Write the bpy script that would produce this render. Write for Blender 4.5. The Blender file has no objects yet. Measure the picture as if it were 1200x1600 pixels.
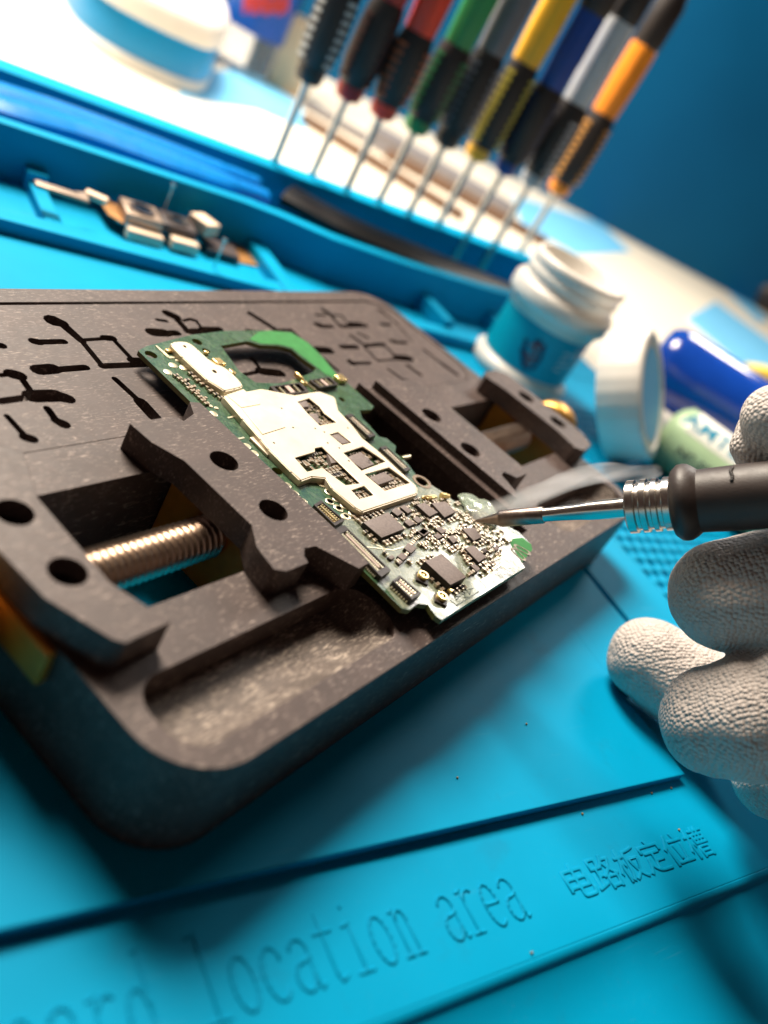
import bpy, bmesh, math, random
from mathutils import Vector, Matrix
from mathutils.geometry import delaunay_2d_cdt
random.seed(7)
SC = bpy.context.scene
COL = SC.collection
S = 0.01                       # all coordinates below are centimetres

# ------------------------------------------------------------------ camera
F_PX, PITCH, ROLL, YAW = 1373.25, .506798, .550682, 1.205301
_cp, _sp, _cy, _sy = math.cos(PITCH), math.sin(PITCH), math.cos(YAW), math.sin(YAW)
FWD = Vector((_sy*_cp, _cy*_cp, -_sp)); _r = Vector((_cy, -_sy, 0)); _u = _r.cross(FWD)
RT = _r*math.cos(ROLL) + _u*math.sin(ROLL); UP = -_r*math.sin(ROLL) + _u*math.cos(ROLL)
EYE = Vector((0, 0, 8.7))
cam_d = bpy.data.cameras.new('camera'); cam = bpy.data.objects.new('camera', cam_d); COL.objects.link(cam)
cam.matrix_world = Matrix(((RT.x, UP.x, -FWD.x, 0), (RT.y, UP.y, -FWD.y, 0), (RT.z, UP.z, -FWD.z, EYE.z*S), (0, 0, 0, 1)))
cam_d.sensor_fit = 'VERTICAL'; cam_d.sensor_height = 24; cam_d.lens = F_PX/1600*24
cam_d.clip_start = .002; cam_d.clip_end = 20
cam_d.dof.use_dof = True; cam_d.dof.focus_distance = 14.0*S; cam_d.dof.aperture_fstop = 7.8
SC.camera = cam

# ------------------------------------------------------------------ light
world = bpy.data.worlds.new('World'); SC.world = world; world.use_nodes = True
bg = world.node_tree.nodes['Background']
bg.inputs[0].default_value = (1.0, .60, .50, 1); bg.inputs[1].default_value = .05
def area(name, loc, target, size, size_y, watts, color):
    d = bpy.data.lights.new(name, 'AREA'); d.shape = 'RECTANGLE'; d.size = size*S; d.size_y = size_y*S
    d.energy = watts; d.color = color
    o = bpy.data.objects.new(name, d); COL.objects.link(o); o.location = Vector(loc)*S
    o.rotation_euler = (Vector(target)-Vector(loc)).to_track_quat('-Z', 'Y').to_euler()
    return o
area('bench_lamp_key', (23, 42, 48), (13, 6, 1), 22, 20, 9.0, (1.0, .88, .73))
area('desk_fill_back', (28, 60, 40), (24, 30, 1), 20, 20, 3.2, (1.0, .90, .76))  # added fill that brightens the desk and rear mat; no second lamp known
area('board_glint_panel', (66, 13, 33), (13, 4, 1.8), 11, 12, 1.15, (1.0, .93, .84))  # added panel, placed to give the board's front its highlight; no window known
area('wall_wash', (56, 22, 46), (72, 40, 40), 12, 12, .6, (.8, .95, 1.0))  # added light for the upper wall alone, not a known lamp
SC.view_settings.view_transform = 'Standard'; SC.view_settings.look = 'None'
SC.view_settings.exposure = 0; SC.view_settings.gamma = 1; SC.view_settings.use_curve_mapping = False
SC.cycles.use_denoising = True
SC.cycles.max_bounces = 8; SC.cycles.volume_bounces = 4

# ------------------------------------------------------------------ helpers
def at(x, y, z):
    """pixel of the 1200x1600 photograph -> point on the level plane z (cm)"""
    d = FWD + RT*((x-600)/F_PX) - UP*((y-800)/F_PX)
    return EYE + d*((z-EYE.z)/d.z)
def atd(x, y, depth):
    return EYE + (FWD + RT*((x-600)/F_PX) - UP*((y-800)/F_PX))*depth
MA = math.radians(-22.73)       # the mat lies turned against the holder
def W(u, v, z=0): return Vector((u*math.cos(MA)-v*math.sin(MA), u*math.sin(MA)+v*math.cos(MA), z))
def UV(p): return (p.x*math.cos(MA)+p.y*math.sin(MA), -p.x*math.sin(MA)+p.y*math.cos(MA))
def uvat(x, y, z): return UV(at(x, y, z))

def tag(o, label=None, cat=None, group=None, kind=None):
    if label: o['label'] = label
    if cat: o['category'] = cat
    if group: o['group'] = group
    if kind: o['kind'] = kind
    return o
def thing(name, label, cat, loc=(0, 0, 0), rot=None, group=None):
    o = bpy.data.objects.new(name, None); COL.objects.link(o); o.empty_display_size = .005
    o.location = Vector(loc)*S
    if rot is not None: o.rotation_euler = rot
    return tag(o, label, cat, group)
def obj(name, bm, mat, parent=None, loc=None, rot=None, smooth=35, bevel=0, seg=2, subsurf=0):
    me = bpy.data.meshes.new(name)
    bmesh.ops.scale(bm, vec=(S, S, S), verts=bm.verts)
    bmesh.ops.recalc_face_normals(bm, faces=bm.faces)
    bm.to_mesh(me); bm.free()
    for m in (mat if isinstance(mat, (list, tuple)) else [mat]): me.materials.append(m)
    if smooth:
        me.polygons.foreach_set('use_smooth', [True]*len(me.polygons))
        me.set_sharp_from_angle(angle=math.radians(smooth))
    o = bpy.data.objects.new(name, me); COL.objects.link(o)
    if parent: o.parent = parent
    if loc is not None: o.location = Vector(loc)*S
    if rot is not None: o.rotation_euler = rot
    if bevel:
        b = o.modifiers.new('bevel', 'BEVEL'); b.width = bevel*S; b.segments = seg; b.limit_method = 'ANGLE'; b.angle_limit = math.radians(40)
    if subsurf:
        m = o.modifiers.new('subdivision', 'SUBSURF'); m.levels = subsurf; m.render_levels = subsurf
    return o
def copy_tree(o, parent=None):
    c = o.copy(); COL.objects.link(c); c.parent = parent
    for ch in list(o.children): copy_tree(ch, c)
    return c
def area2(p): return sum(p[i][0]*p[(i+1) % len(p)][1]-p[(i+1) % len(p)][0]*p[i][1] for i in range(len(p)))
def ccw(p):
    p = [(a[0], a[1]) for a in p]
    return p if area2(p) > 0 else p[::-1]
def rect(x0, y0, x1, y1): return [(x0, y0), (x1, y0), (x1, y1), (x0, y1)]
def rr(x0, y0, x1, y1, r, n=6):
    out = []
    for cx, cy, a in ((x1-r, y1-r, 0), (x0+r, y1-r, 90), (x0+r, y0+r, 180), (x1-r, y0+r, 270)):
        for k in range(n+1):
            t = math.radians(a+90*k/n); out.append((cx+r*math.cos(t), cy+r*math.sin(t)))
    return out
def circle(cx, cy, r, n=24, ry=None, a=0):
    ry = r if ry is None else ry; ca, sa = math.cos(a), math.sin(a)
    return [(cx+r*math.cos(2*math.pi*k/n)*ca-ry*math.sin(2*math.pi*k/n)*sa, cy+r*math.cos(2*math.pi*k/n)*sa+ry*math.sin(2*math.pi*k/n)*ca) for k in range(n)]
def capsule(p, q, w0, w1=None, n=5):
    """stroke from p to q, half widths w0 and w1, round ends"""
    w1 = w0 if w1 is None else w1
    a = math.atan2(q[1]-p[1], q[0]-p[0]); out = []
    for k in range(n+1):
        t = a-math.pi/2+math.pi*k/n; out.append((q[0]+w1*math.cos(t), q[1]+w1*math.sin(t)))
    for k in range(n+1):
        t = a+math.pi/2+math.pi*k/n; out.append((p[0]+w0*math.cos(t), p[1]+w0*math.sin(t)))
    return out
def smooth_poly(p, it=2):
    for _ in range(it):
        q = []
        for i in range(len(p)):
            a, b = p[i], p[(i+1) % len(p)]
            q += [(a[0]*.75+b[0]*.25, a[1]*.75+b[1]*.25), (a[0]*.25+b[0]*.75, a[1]*.25+b[1]*.75)]
        p = q
    return p
def terrain(regions, z0, bm=None, bottom=True):
    """stepped slab: regions = (polygon, top height or None for a hole); later ones cut earlier ones"""
    bm = bm or bmesh.new()
    vs, fs = [], []
    for poly, z in regions:
        p = ccw(poly); fs.append(list(range(len(vs), len(vs)+len(p)))); vs += [Vector((a[0], a[1])) for a in p]
    V, E, Fc, ov, oe, of = delaunay_2d_cdt(vs, [], fs, 1, 1e-5, True)
    zs = [regions[max(o)][1] if o else None for o in of]
    vt = {}
    def vert(i, z):
        k = (i, round(z, 5))
        if k not in vt: vt[k] = bm.verts.new((V[i].x, V[i].y, z))
        return vt[k]
    edge = {}
    for f, z in zip(Fc, zs):
        for i in range(len(f)):
            a, b = f[i], f[(i+1) % len(f)]
            edge.setdefault((min(a, b), max(a, b)), []).append((z, a, b))
        if z is None: continue
        try: bm.faces.new([vert(i, z) for i in f])
        except ValueError: pass
        if bottom:
            try: bm.faces.new([vert(i, z0-1e-4) for i in reversed(f)])
            except ValueError: pass
    for (a, b), l in edge.items():
        z = [k[0] for k in l]
        lo = z0-1e-4
        h = [lo if k is None else k for k in z]
        if len(h) == 1: h.append(lo)
        if abs(h[0]-h[1]) < 1e-6: continue
        q, r = (l[0][1], l[0][2])
        t, m = max(h), min(h)
        if h[0] < h[1]: q, r = r, q
        try: bm.faces.new([vert(r, t), vert(q, t), vert(q, m), vert(r, m)])
        except ValueError: pass
    return bm
def prism(poly, z0, z1, bm=None, inset=0):
    bm = bm or bmesh.new(); p = ccw(poly); n = len(p)
    def ring(off, z):
        out = []
        for i in range(n):
            a, b, c = Vector(p[i-1]), Vector(p[i]), Vector(p[(i+1) % n])
            d1 = (b-a).normalized(); d2 = (c-b).normalized()
            nn = Vector((-d1.y-d2.y, d1.x+d2.x)); l = nn.length
            nn = nn/l if l > 1e-6 else Vector((0, 0))
            k = off/max(.4, nn.dot(Vector((-d1.y, d1.x))))
            q = b+nn*k; out.append(bm.verts.new((q.x, q.y, z)))
        return out
    rings = [ring(0, z0), ring(0, z1-inset)]
    if inset: rings += [ring(inset*.3, z1-inset*.3), ring(inset, z1)]
    for a, b in zip(rings, rings[1:]):
        for i in range(n): bm.faces.new((a[i], a[(i+1) % n], b[(i+1) % n], b[i]))
    bm.faces.new(rings[0][::-1]); bm.faces.new(rings[-1])
    return bm
def box(c, s, bm=None, rz=0):
    bm = bm or bmesh.new()
    bmesh.ops.create_cube(bm, size=1, matrix=Matrix.Translation(c) @ Matrix.Rotation(rz, 4, 'Z') @ Matrix.Diagonal((*s, 1)))
    return bm
def frame_of(d):
    d = Vector(d).normalized(); h = Vector((0, 0, 1)) if abs(d.z) < .9 else Vector((1, 0, 0))
    x = h.cross(d).normalized(); y = d.cross(x); return x, y, d
def lathe(prof, n=32, bm=None, mtx=None, cap0=True, cap1=True, rfun=None):
    """prof: (radius, height) pairs round z; mtx moves it"""
    bm = bm or bmesh.new(); rings = []
    for r, h in prof:
        ring = []
        for k in range(n):
            a = 2*math.pi*k/n; rr_ = r if rfun is None else rfun(r, h, a)
            v = Vector((rr_*math.cos(a), rr_*math.sin(a), h)); ring.append(bm.verts.new(mtx @ v if mtx else v))
        rings.append(ring)
    for a, b in zip(rings, rings[1:]):
        for k in range(n): bm.faces.new((a[k], a[(k+1) % n], b[(k+1) % n], b[k]))
    if cap0 and prof[0][0] > 1e-4: bm.faces.new(rings[0][::-1])
    if cap1 and prof[-1][0] > 1e-4: bm.faces.new(rings[-1])
    return bm
def axis_mtx(p, q):
    x, y, d = frame_of(Vector(q)-Vector(p)); m = Matrix((x, y, d)).transposed().to_4x4(); m.translation = Vector(p); return m
def tube(pts, rads, n=14, bm=None, caps=True, flat=1.0):
    bm = bm or bmesh.new(); rings = []; pts = [Vector(p) for p in pts]; px = None
    for i, p in enumerate(pts):
        d = (pts[min(i+1, len(pts)-1)]-pts[max(i-1, 0)]).normalized()
        if px is None: px, _, _ = frame_of(d)
        px = (px-d*px.dot(d)).normalized(); py = d.cross(px)
        r = rads[i] if isinstance(rads, (list, tuple)) else rads
        rings.append([bm.verts.new(p+px*r*math.cos(2*math.pi*k/n)+py*r*flat*math.sin(2*math.pi*k/n)) for k in range(n)])
    for a, b in zip(rings, rings[1:]):
        for k in range(n): bm.faces.new((a[k], a[(k+1) % n], b[(k+1) % n], b[k]))
    if caps: bm.faces.new(rings[0][::-1]); bm.faces.new(rings[-1])
    return bm
def spline(pts, m=6):
    """Catmull-Rom through points (any dimension, as tuples)"""
    P = [tuple(p) for p in pts]; P = [P[0]]+P+[P[-1]]; out = []
    for i in range(1, len(P)-2):
        for k in range(m):
            t = k/m
            out.append(tuple(.5*(2*b+(c-a)*t+(2*a-5*b+4*c-d)*t*t+(3*b-a-3*c+d)*t**3) for a, b, c, d in zip(P[i-1], P[i], P[i+1], P[i+2])))
    out.append(P[-2]); return out

# ------------------------------------------------------------------ materials
class N:
    def __init__(s, name):
        s.m = bpy.data.materials.new(name); s.m.use_nodes = True; s.t = s.m.node_tree
        s.b = s.t.nodes['Principled BSDF']; s.out = s.t.nodes['Material Output']; s.tc = None
    def node(s, typ, **kw):
        n = s.t.nodes.new(typ)
        for k, v in kw.items(): setattr(n, k, v)
        return n
    def link(s, a, b): s.t.links.new(a, b)
    def coord(s, scale=(100, 100, 100), rot=(0, 0, 0)):       # 100 = one unit per centimetre
        if not s.tc: s.tc = s.node('ShaderNodeTexCoord')
        mp = s.node('ShaderNodeMapping'); mp.inputs['Scale'].default_value = scale; mp.inputs['Rotation'].default_value = rot
        s.link(s.tc.outputs['Object'], mp.inputs['Vector']); return mp.outputs[0]
    def noise(s, scale, detail=4, vec=None, rough=.5, dist=0):
        n = s.node('ShaderNodeTexNoise'); n.inputs['Scale'].default_value = scale; n.inputs['Detail'].default_value = detail
        n.inputs['Roughness'].default_value = rough; n.inputs['Distortion'].default_value = dist
        s.link(vec or s.coord(), n.inputs['Vector']); return n.outputs['Fac']
    def ramp(s, fac, stops):
        r = s.node('ShaderNodeValToRGB'); e = r.color_ramp.elements
        while len(e) < len(stops): e.new(.5)
        for k, (p, c) in enumerate(stops):
            e[k].position = p; e[k].color = (*c, 1) if len(c) == 3 else c
        s.link(fac, r.inputs[0]); return r.outputs[0]
    def mix(s, fac, a, b, mode='MIX'):
        n = s.node('ShaderNodeMix', data_type='RGBA', blend_type=mode)
        for i, v in ((0, fac), (6, a), (7, b)):
            if hasattr(v, 'links') or hasattr(v, 'is_linked'): s.link(v, n.inputs[i])
            else: n.inputs[i].default_value = v if i == 0 else (*v, 1)
        return n.outputs[2]
    def math(s, op, a, b=0, c=None):
        n = s.node('ShaderNodeMath', operation=op)
        for i, v in enumerate((a, b, c)):
            if v is None: continue
            if hasattr(v, 'is_linked'): s.link(v, n.inputs[i])
            else: n.inputs[i].default_value = v
        return n.outputs[0]
    def bump(s, h, strength=.3, dist=.0003, normal=None):
        n = s.node('ShaderNodeBump'); n.inputs['Strength'].default_value = strength; n.inputs['Distance'].default_value = dist
        s.link(h, n.inputs['Height'])
        if normal: s.link(normal, n.inputs['Normal'])
        s.link(n.outputs[0], s.b.inputs['Normal']); return n.outputs[0]
    def set(s, **kw):
        names = dict(color='Base Color', rough='Roughness', metal='Metallic', spec='Specular IOR Level', trans='Transmission Weight', ior='IOR',
                     coat='Coat Weight', coatr='Coat Roughness', sss='Subsurface Weight', alpha='Alpha', sheen='Sheen Weight')
        for k, v in kw.items():
            i = s.b.inputs[names[k]]
            if hasattr(v, 'is_linked'): s.link(v, i)
            elif k == 'color': i.default_value = (*v, 1)
            else: i.default_value = v
        return s
def simple(name, color, rough=.5, metal=0, var=.12, nscale=3, bump=0, bscale=40, **kw):
    n = N(name); f = n.noise(nscale, 5)
    lo = tuple(c*(1-var) for c in color); hi = tuple(min(1, c*(1+var)) for c in color)
    n.set(color=n.ramp(f, [(.3, lo), (.7, hi)]), metal=metal, **kw)
    r = n.noise(nscale*2.7, 4); n.set(rough=n.math('MULTIPLY_ADD', r, .16, rough-.08))
    if bump: n.bump(n.noise(bscale, 3), bump, .0002)
    return n.m
M = {}
def composite(name, base, fleck, amount, bumpy, rough=.55):
    n = N(name)
    cloud = n.noise(1.2, 6, rough=.6)
    body = n.ramp(cloud, [(.3, tuple(c*.8 for c in base)), (.7, tuple(c*1.25 for c in base))])
    warp = n.coord()
    cols = body
    hsum = None
    for k, (rot, sc) in enumerate(((.5, (700, 3600, 1800)), (-.9, (900, 4600, 1800)), (1.7, (520, 3000, 1800)))):
        f = n.noise(1.0, 2, n.coord(sc, (0, 0, rot)), dist=.6)
        msk = n.ramp(f, [(amount, (0, 0, 0)), (min(.99, amount+.14), (1, 1, 1))])
        patch = n.ramp(n.noise(1.7+k, 4), [(.42, (.04, .04, .04)), (.60, (1, 1, 1))])
        msk = n.mix(1.0, msk, patch, 'MULTIPLY')
        cols = n.mix(msk, cols, fleck)
        hsum = msk if hsum is None else n.math('ADD', hsum, msk)
    n.set(color=cols, rough=n.math('MULTIPLY_ADD', n.noise(9, 4), .2, rough-.1), spec=.42)
    h = n.math('MULTIPLY_ADD', hsum, .5, n.noise(60, 3))
    bv = n.node('ShaderNodeBevel'); bv.samples = 4; bv.inputs['Radius'].default_value = .00018
    n.bump(h, bumpy, .00012, bv.outputs[0])
    return n.m
M['stone'] = composite('black_composite', (.056, .037, .033), (.28, .22, .19), .60, .22)
M['stone_floor'] = composite('rough_milled_composite', (.080, .060, .051), (.42, .345, .285), .54, .9, .55)
# blue silicone
def silicone(name, base):
    n = N(name)
    c = n.ramp(n.noise(.35, 5), [(.3, tuple(k*.93 for k in base)), (.7, tuple(k*1.05 for k in base))])
    dust = n.ramp(n.noise(55, 2, rough=.7), [(.70, (0, 0, 0)), (.76, (1, 1, 1))])
    zone = n.ramp(n.noise(.5, 3), [(.45, (0, 0, 0)), (.7, (1, 1, 1))])
    c = n.mix(n.math('MULTIPLY', n.mix(1.0, dust, zone, 'MULTIPLY'), .55), c, (.35, .6, .7))
    scuff = n.ramp(n.noise(1.0, 3, n.coord((60, 900, 100), (0, 0, .8)), dist=.4), [(.66, (0, 0, 0)), (.74, (1, 1, 1))])
    c = n.mix(n.math('MULTIPLY', n.mix(1.0, scuff, zone, 'MULTIPLY'), .12), c, (.25, .5, .62))
    stain = n.ramp(n.noise(.9, 5, rough=.65), [(.60, (0, 0, 0)), (.72, (1, 1, 1))])
    c = n.mix(n.math('MULTIPLY', stain, .16), c, (.02, .12, .20))
    n.set(color=c, rough=n.math('MULTIPLY_ADD', n.noise(2.0, 4), .12, .46), spec=.07)
    bv = n.node('ShaderNodeBevel'); bv.samples = 4; bv.inputs['Radius'].default_value = .0004
    n.bump(n.noise(120, 2), .10, .00008, bv.outputs[0]); return n.m
M['mat'] = silicone('blue_silicone', (.0, .295, .53))
M['steel'] = simple('polished_steel', (.64, .59, .54), .22, 1, .04, 3)
M['rod_steel'] = simple('screw_steel', (.60, .50, .42), .30, 1, .08, 5)
M['steel_dull'] = simple('brushed_steel', (.50, .47, .44), .38, 1, .1, 8)
M['brass'] = simple('brass', (.78, .42, .10), .38, 1, .1, 5)
M['brass_plate'] = simple('brass_plate', (.50, .20, .02), .5, .35, .12, 4)
M['white_plastic'] = simple('white_plastic', (.80, .76, .70), .35, 0, .03, 2, sss=.0)
M['desk'] = simple('white_desk', (.84, .76, .62), .45, 0, .03, .2)
M['paper_blue'] = simple('pale_blue_paper', (.16, .50, .78), .6, 0, .05, .6)
M['label_blue'] = simple('teal_label', (.0, .36, .50), .35, 0, .06, 2)
M['ink_navy'] = simple('navy_ink', (.015, .03, .10), .5)
M['ink_red'] = simple('red_ink', (.30, .03, .03), .5)
M['ink_teal'] = simple('teal_ink', (.0, .22, .36), .5)
M['ink_grey'] = simple('grey_ink', (.10, .12, .11), .5)
M['ink_pale'] = simple('pale_print', (.55, .66, .70), .5)
M['rubber'] = simple('black_rubber', (.022, .016, .015), .48, 0, .15, 4, .15, 60)
M['rubber_grip'] = simple('grip_rubber', (.034, .022, .019), .50, 0, .2, 4, .2, 45)
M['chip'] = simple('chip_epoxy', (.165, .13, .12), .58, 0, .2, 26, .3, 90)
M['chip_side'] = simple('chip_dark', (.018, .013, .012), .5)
M['gold'] = simple('gold_plate', (.90, .66, .30), .32, 1, .08, 10)
M['gold_pale'] = simple('tinned_pad', (.85, .78, .56), .35, .8, .08, 14)
M['solder'] = simple('solder', (.62, .53, .41), .36, .8, .25, 20)
M['ceramic'] = simple('ceramic_capacitor', (.22, .155, .10), .45, 0, .25, 16)
M['dark_tin'] = simple('dark_connector', (.035, .026, .024), .45)
M['pink_bar'] = simple('connector_insulator', (.50, .38, .33), .5, 0, .08, 8)
M['hole'] = simple('dark_hole', (.008, .005, .005), .7)
M['tip'] = simple('iron_plated_tip', (.30, .24, .21), .34, 1, .2, 8)
M['glossblue'] = simple('glossy_blue_plastic', (.005, .06, .42), .18, 0, .1, 1, coat=.5)
M['toolblue'] = simple('blue_pry_plastic', (.0, .20, .62), .30, 0, .08, 1)
M['yellow'] = simple('yellow_plastic', (.75, .55, .06), .4)
M['syringe'] = simple('pale_green_syringe', (.42, .58, .34), .32, 0, .06, 1.5, trans=.15)
M['syringe_label'] = simple('white_label', (.80, .80, .72), .45, 0, .02)
M['beige'] = simple('beige_card', (.72, .55, .36), .7, 0, .05, 1)
M['black_gloss'] = simple('black_gloss', (.010, .008, .008), .5, spec=.25)
M['grey_metal'] = simple('grey_tool_metal', (.24, .215, .21), .5, .1, .1, 1)
M['brown_wood'] = simple('brown_strip', (.17, .095, .055), .55, 0, .15, 1.2)
M['clear'] = N('clear_plastic').set(color=(.85, .85, .88), rough=.12, trans=.85, ior=1.3).m
M['copper_flex'] = simple('copper_flex', (.42, .20, .06), .45, .2, .2, 4)
M['cam_frame'] = simple('camera_frame', (.40, .30, .23), .4, .6, .08, 5)
M['cam_dark'] = simple('camera_body', (.06, .045, .045), .45, 0, .2, 6)
M['cam_cream'] = simple('cream_foam', (.78, .60, .44), .6, 0, .05, 5)
M['lens'] = simple('lens_glass', (.01, .01, .015), .08, 0, .1, 3, coat=1.0)
# tinplate shield
n = N('shield_tinplate')
c = n.ramp(n.noise(1.5, 6), [(.3, (.70, .60, .45)), (.7, (.80, .71, .56))])
spot = n.ramp(n.noise(30, 2), [(.72, (0, 0, 0)), (.76, (1, 1, 1))])
n.set(color=n.mix(n.math('MULTIPLY', spot, .4), c, (.45, .36, .25)), metal=.25, rough=n.math('MULTIPLY_ADD', n.noise(8, 4), .2, .36))
n.bump(n.noise(25, 3), .06, .0001); M['shield'] = n.m
# circuit board lacquer: copper traces under green
def board(name, dark, light, rough):
    n = N(name)
    w = n.noise(6, 3); w2 = n.noise(3.3, 2)
    vor = n.node('ShaderNodeTexVoronoi', feature='DISTANCE_TO_EDGE', distance='MANHATTAN'); vor.inputs['Scale'].default_value = 9
    vor.inputs['Randomness'].default_value = .75
    n.link(n.coord((100, 100, 1), (0, 0, .78)), vor.inputs['Vector'])
    tr = n.ramp(vor.outputs['Distance'], [(.03, (1, 1, 1)), (.06, (0, 0, 0))])
    wv = n.node('ShaderNodeTexWave', wave_type='BANDS'); wv.inputs['Scale'].default_value = 4.5; wv.inputs['Distortion'].default_value = 1.5
    n.link(n.coord((100, 100, 1), (0, 0, .4)), wv.inputs['Vector'])
    bands = n.ramp(wv.outputs['Fac'], [(.62, (0, 0, 0)), (.70, (1, 1, 1))])
    zone = n.ramp(w2, [(.50, (0, 0, 0)), (.54, (1, 1, 1))])
    net = n.mix(zone, tr, n.mix(.5, bands, tr))
    c = n.mix(net, n.ramp(w, [(.3, dark), (.7, tuple(k*1.3 for k in dark))]), light)
    via = n.ramp(n.noise(34, 1), [(.74, (0, 0, 0)), (.77, (1, 1, 1))])
    c = n.mix(n.math('MULTIPLY', via, .7), c, (.55, .47, .28))
    n.set(color=c, rough=n.math('MULTIPLY_ADD', n.noise(5, 5, dist=.8), .30, rough-.15), spec=.4, coat=n.math('SUBTRACT', .95, n.math('MULTIPLY', net, .55)), coatr=n.ramp(n.noise(3.2, 6, dist=1.2), [(.35, (.08, .08, .08)), (.68, (.42, .42, .42))]))
    n.bump(n.math('ADD', n.math('MULTIPLY', net, .4), n.noise(7, 5)), .10, .00014); return n.m
M['pcb'] = board('green_solder_mask', (.022, .060, .026), (.055, .125, .055), .38)
M['pcb_front'] = board('sheen_pale_solder_mask', (.12, .14, .10), (.26, .27, .19), .42)  # paler green: the lamp's sheen on the mask put into the colour
M['pcb_bright'] = simple('bare_green_laminate', (.035, .19, .05), .62, 0, .12, 5, spec=.2)
M['pcb_edge'] = simple('laminate_edge', (.16, .17, .05), .5, 0, .25, 8)
# flux gel: cloudy, lets light through
M['gel'] = N('flux_gel').set(color=(.70, .80, .66), rough=.2, trans=.75, ior=1.35, coat=.3).m
# wall
n = N('blue_wall'); n.set(color=n.ramp(n.noise(.05, 3), [(.3, (.0, .085, .21)), (.7, (.0, .115, .27))]), rough=.55, spec=.2); M['wall'] = n.m
# knitted glove with rubbery coating
n = N('glove_knit')
wv = n.node('ShaderNodeTexVoronoi'); wv.inputs['Scale'].default_value = 15; wv.inputs['Randomness'].default_value = .55; wv.feature = 'F1'; n.link(n.coord((100, 100, 100), (.3, .5, .9)), wv.inputs['Vector'])
lump = n.math('ADD', n.math('MULTIPLY', wv.outputs['Distance'], -1.6), n.math('MULTIPLY', n.noise(6, 5, rough=.6), .9))
pits = n.ramp(n.noise(22, 3), [(.26, (0, 0, 0)), (.32, (1, 1, 1))])
col = n.mix(pits, (.34, .30, .28), n.ramp(n.noise(1.3, 5), [(.3, (.52, .46, .43)), (.7, (.64, .575, .535))]))
n.set(color=col, rough=.62, spec=.25); n.bump(n.math('ADD', lump, n.math('MULTIPLY', pits, .3)), .7, .0005); M['glove'] = n.m

# ------------------------------------------------------------------ setting: desk and wall
ZD = -.6
bm = prism(rect(-60, -60, 200, 200), ZD-2, ZD)
tag(obj('desk', bm, M['desk'], smooth=0), kind='structure')
p0, p1 = at(900, 330, ZD), at(1200, 490, ZD)
d = (p1-p0).normalized(); a = p0-d*95; b = p1+d*60; nrm = Vector((-d.y, d.x, 0))
if nrm.dot(p0) < 0: nrm = -nrm
bm = prism([(a.x, a.y), (b.x, b.y), (b.x+nrm.x*3, b.y+nrm.y*3), (a.x+nrm.x*3, a.y+nrm.y*3)], ZD, 60)
tag(obj('wall', bm, M['wall'], smooth=0), kind='structure')

# ------------------------------------------------------------------ silicone repair mat (own turned frame)
mat = thing('repair_mat', 'bright blue silicone repair mat with trays and raised lettering under everything', 'mat', rot=(0, 0, MA))
ZS = -.17
U0, U1 = -14, 27.5
regions = [(rect(U0, 2.15, U1, 28.1), 0.0),
           (rect(U0, 2.15, U1, 4.02), ZS),
           (smooth_poly([(14.45, 1.9+.25), (U1, 2.15), (U1, 6), (14.45, 6.0), (14.45, 4.2)], 0), ZS),
           (rr(13.0, 4.02, 14.45, 9, .22), 0.0), (rect(13.5, 4.6, 14.45, 9), 0),
           (rect(14.45, 6, 16.42, 19.6), -.02), (rect(16.62, 4.6, U1, 19.6), -.02),
           (rect(16.42, 4.6, 16.62, 19.6), -.20),
           (rect(18.8, 8.0, 26.6, 17.2), -.30),
           # trays: lip, divider webs, tall rear walls
           (rect(U0, 19.55, 24.6, 20.15), .32),
           (rect(U0, 20.15, 12.7, 22.75), .02), (rect(13.3, 20.15, 24.6, 22.3), .02),
           (rect(12.7, 19.55, 13.2, 23), .36), (rect(6.40, 20.15, 6.80, 22.8), .28), (rect(6.35, 22.3, 6.85, 22.8), .50),
           (rect(18.9, 20.15, 19.3, 22.3), .55), (rect(22.2, 20.15, 22.6, 22.3), .55),
           (rect(U0, 22.75, 12.7, 23.15), 1.3),
           ([(12.2, 22.75), (13.4, 22.55), (15.0, 22.05), (18, 21.85), (21.5, 21.95), (24.6, 22.3), (24.6, 22.75), (21.5, 22.4), (18, 22.3), (15.2, 22.5), (13.5, 23.0), (12.2, 23.15)], 1.3),
           (rect(U0, 23.15, 12.2, 27.2), -.25),
           ([(12.75, 23.3), (13.6, 23.0), (15.2, 22.5), (18, 22.3), (21.5, 22.4), (24.6, 22.75), (28.6, 24.5), (28.6, 26.9), (12.75, 26.9)], -.25),
           (rect(12.2, 23.15, 12.75, 27.2), .35),
           (rect(U0, 27.05, 28.9, 28.1), 1.3),
           ([(24.6, 22.3), (28.9, 24.3), (28.9, 27.2), (28.5, 27.2), (28.5, 24.6), (24.6, 22.75)], 1.3)]
obj('mat_body', terrain(regions, ZD+.003), M['mat'], mat, smooth=30)
# dimpled patch
bm = bmesh.new(); nu, nv = 156, 184; gv = []
for j in range(nv+1):
    row = []
    for i in range(nu+1):
        u, v = 18.8+7.8*i/nu, 8.0+9.2*j/nv
        r = round(v/.42); a = (u+.21*(r % 2))/.42; du = (a-round(a))*.42; dv = v-r*.42
        q = max(0, 1-(du*du+dv*dv)/.0225)
        row.append(bm.verts.new((u, v, -.02-.26*min(1, q*1.8))))
    gv.append(row)
for j in range(nv):
    for i in range(nu): bm.faces.new((gv[j][i], gv[j][i+1], gv[j+1][i+1], gv[j+1][i]))
obj('dimple_grid', bm, M['mat'], mat, smooth=60)
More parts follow.
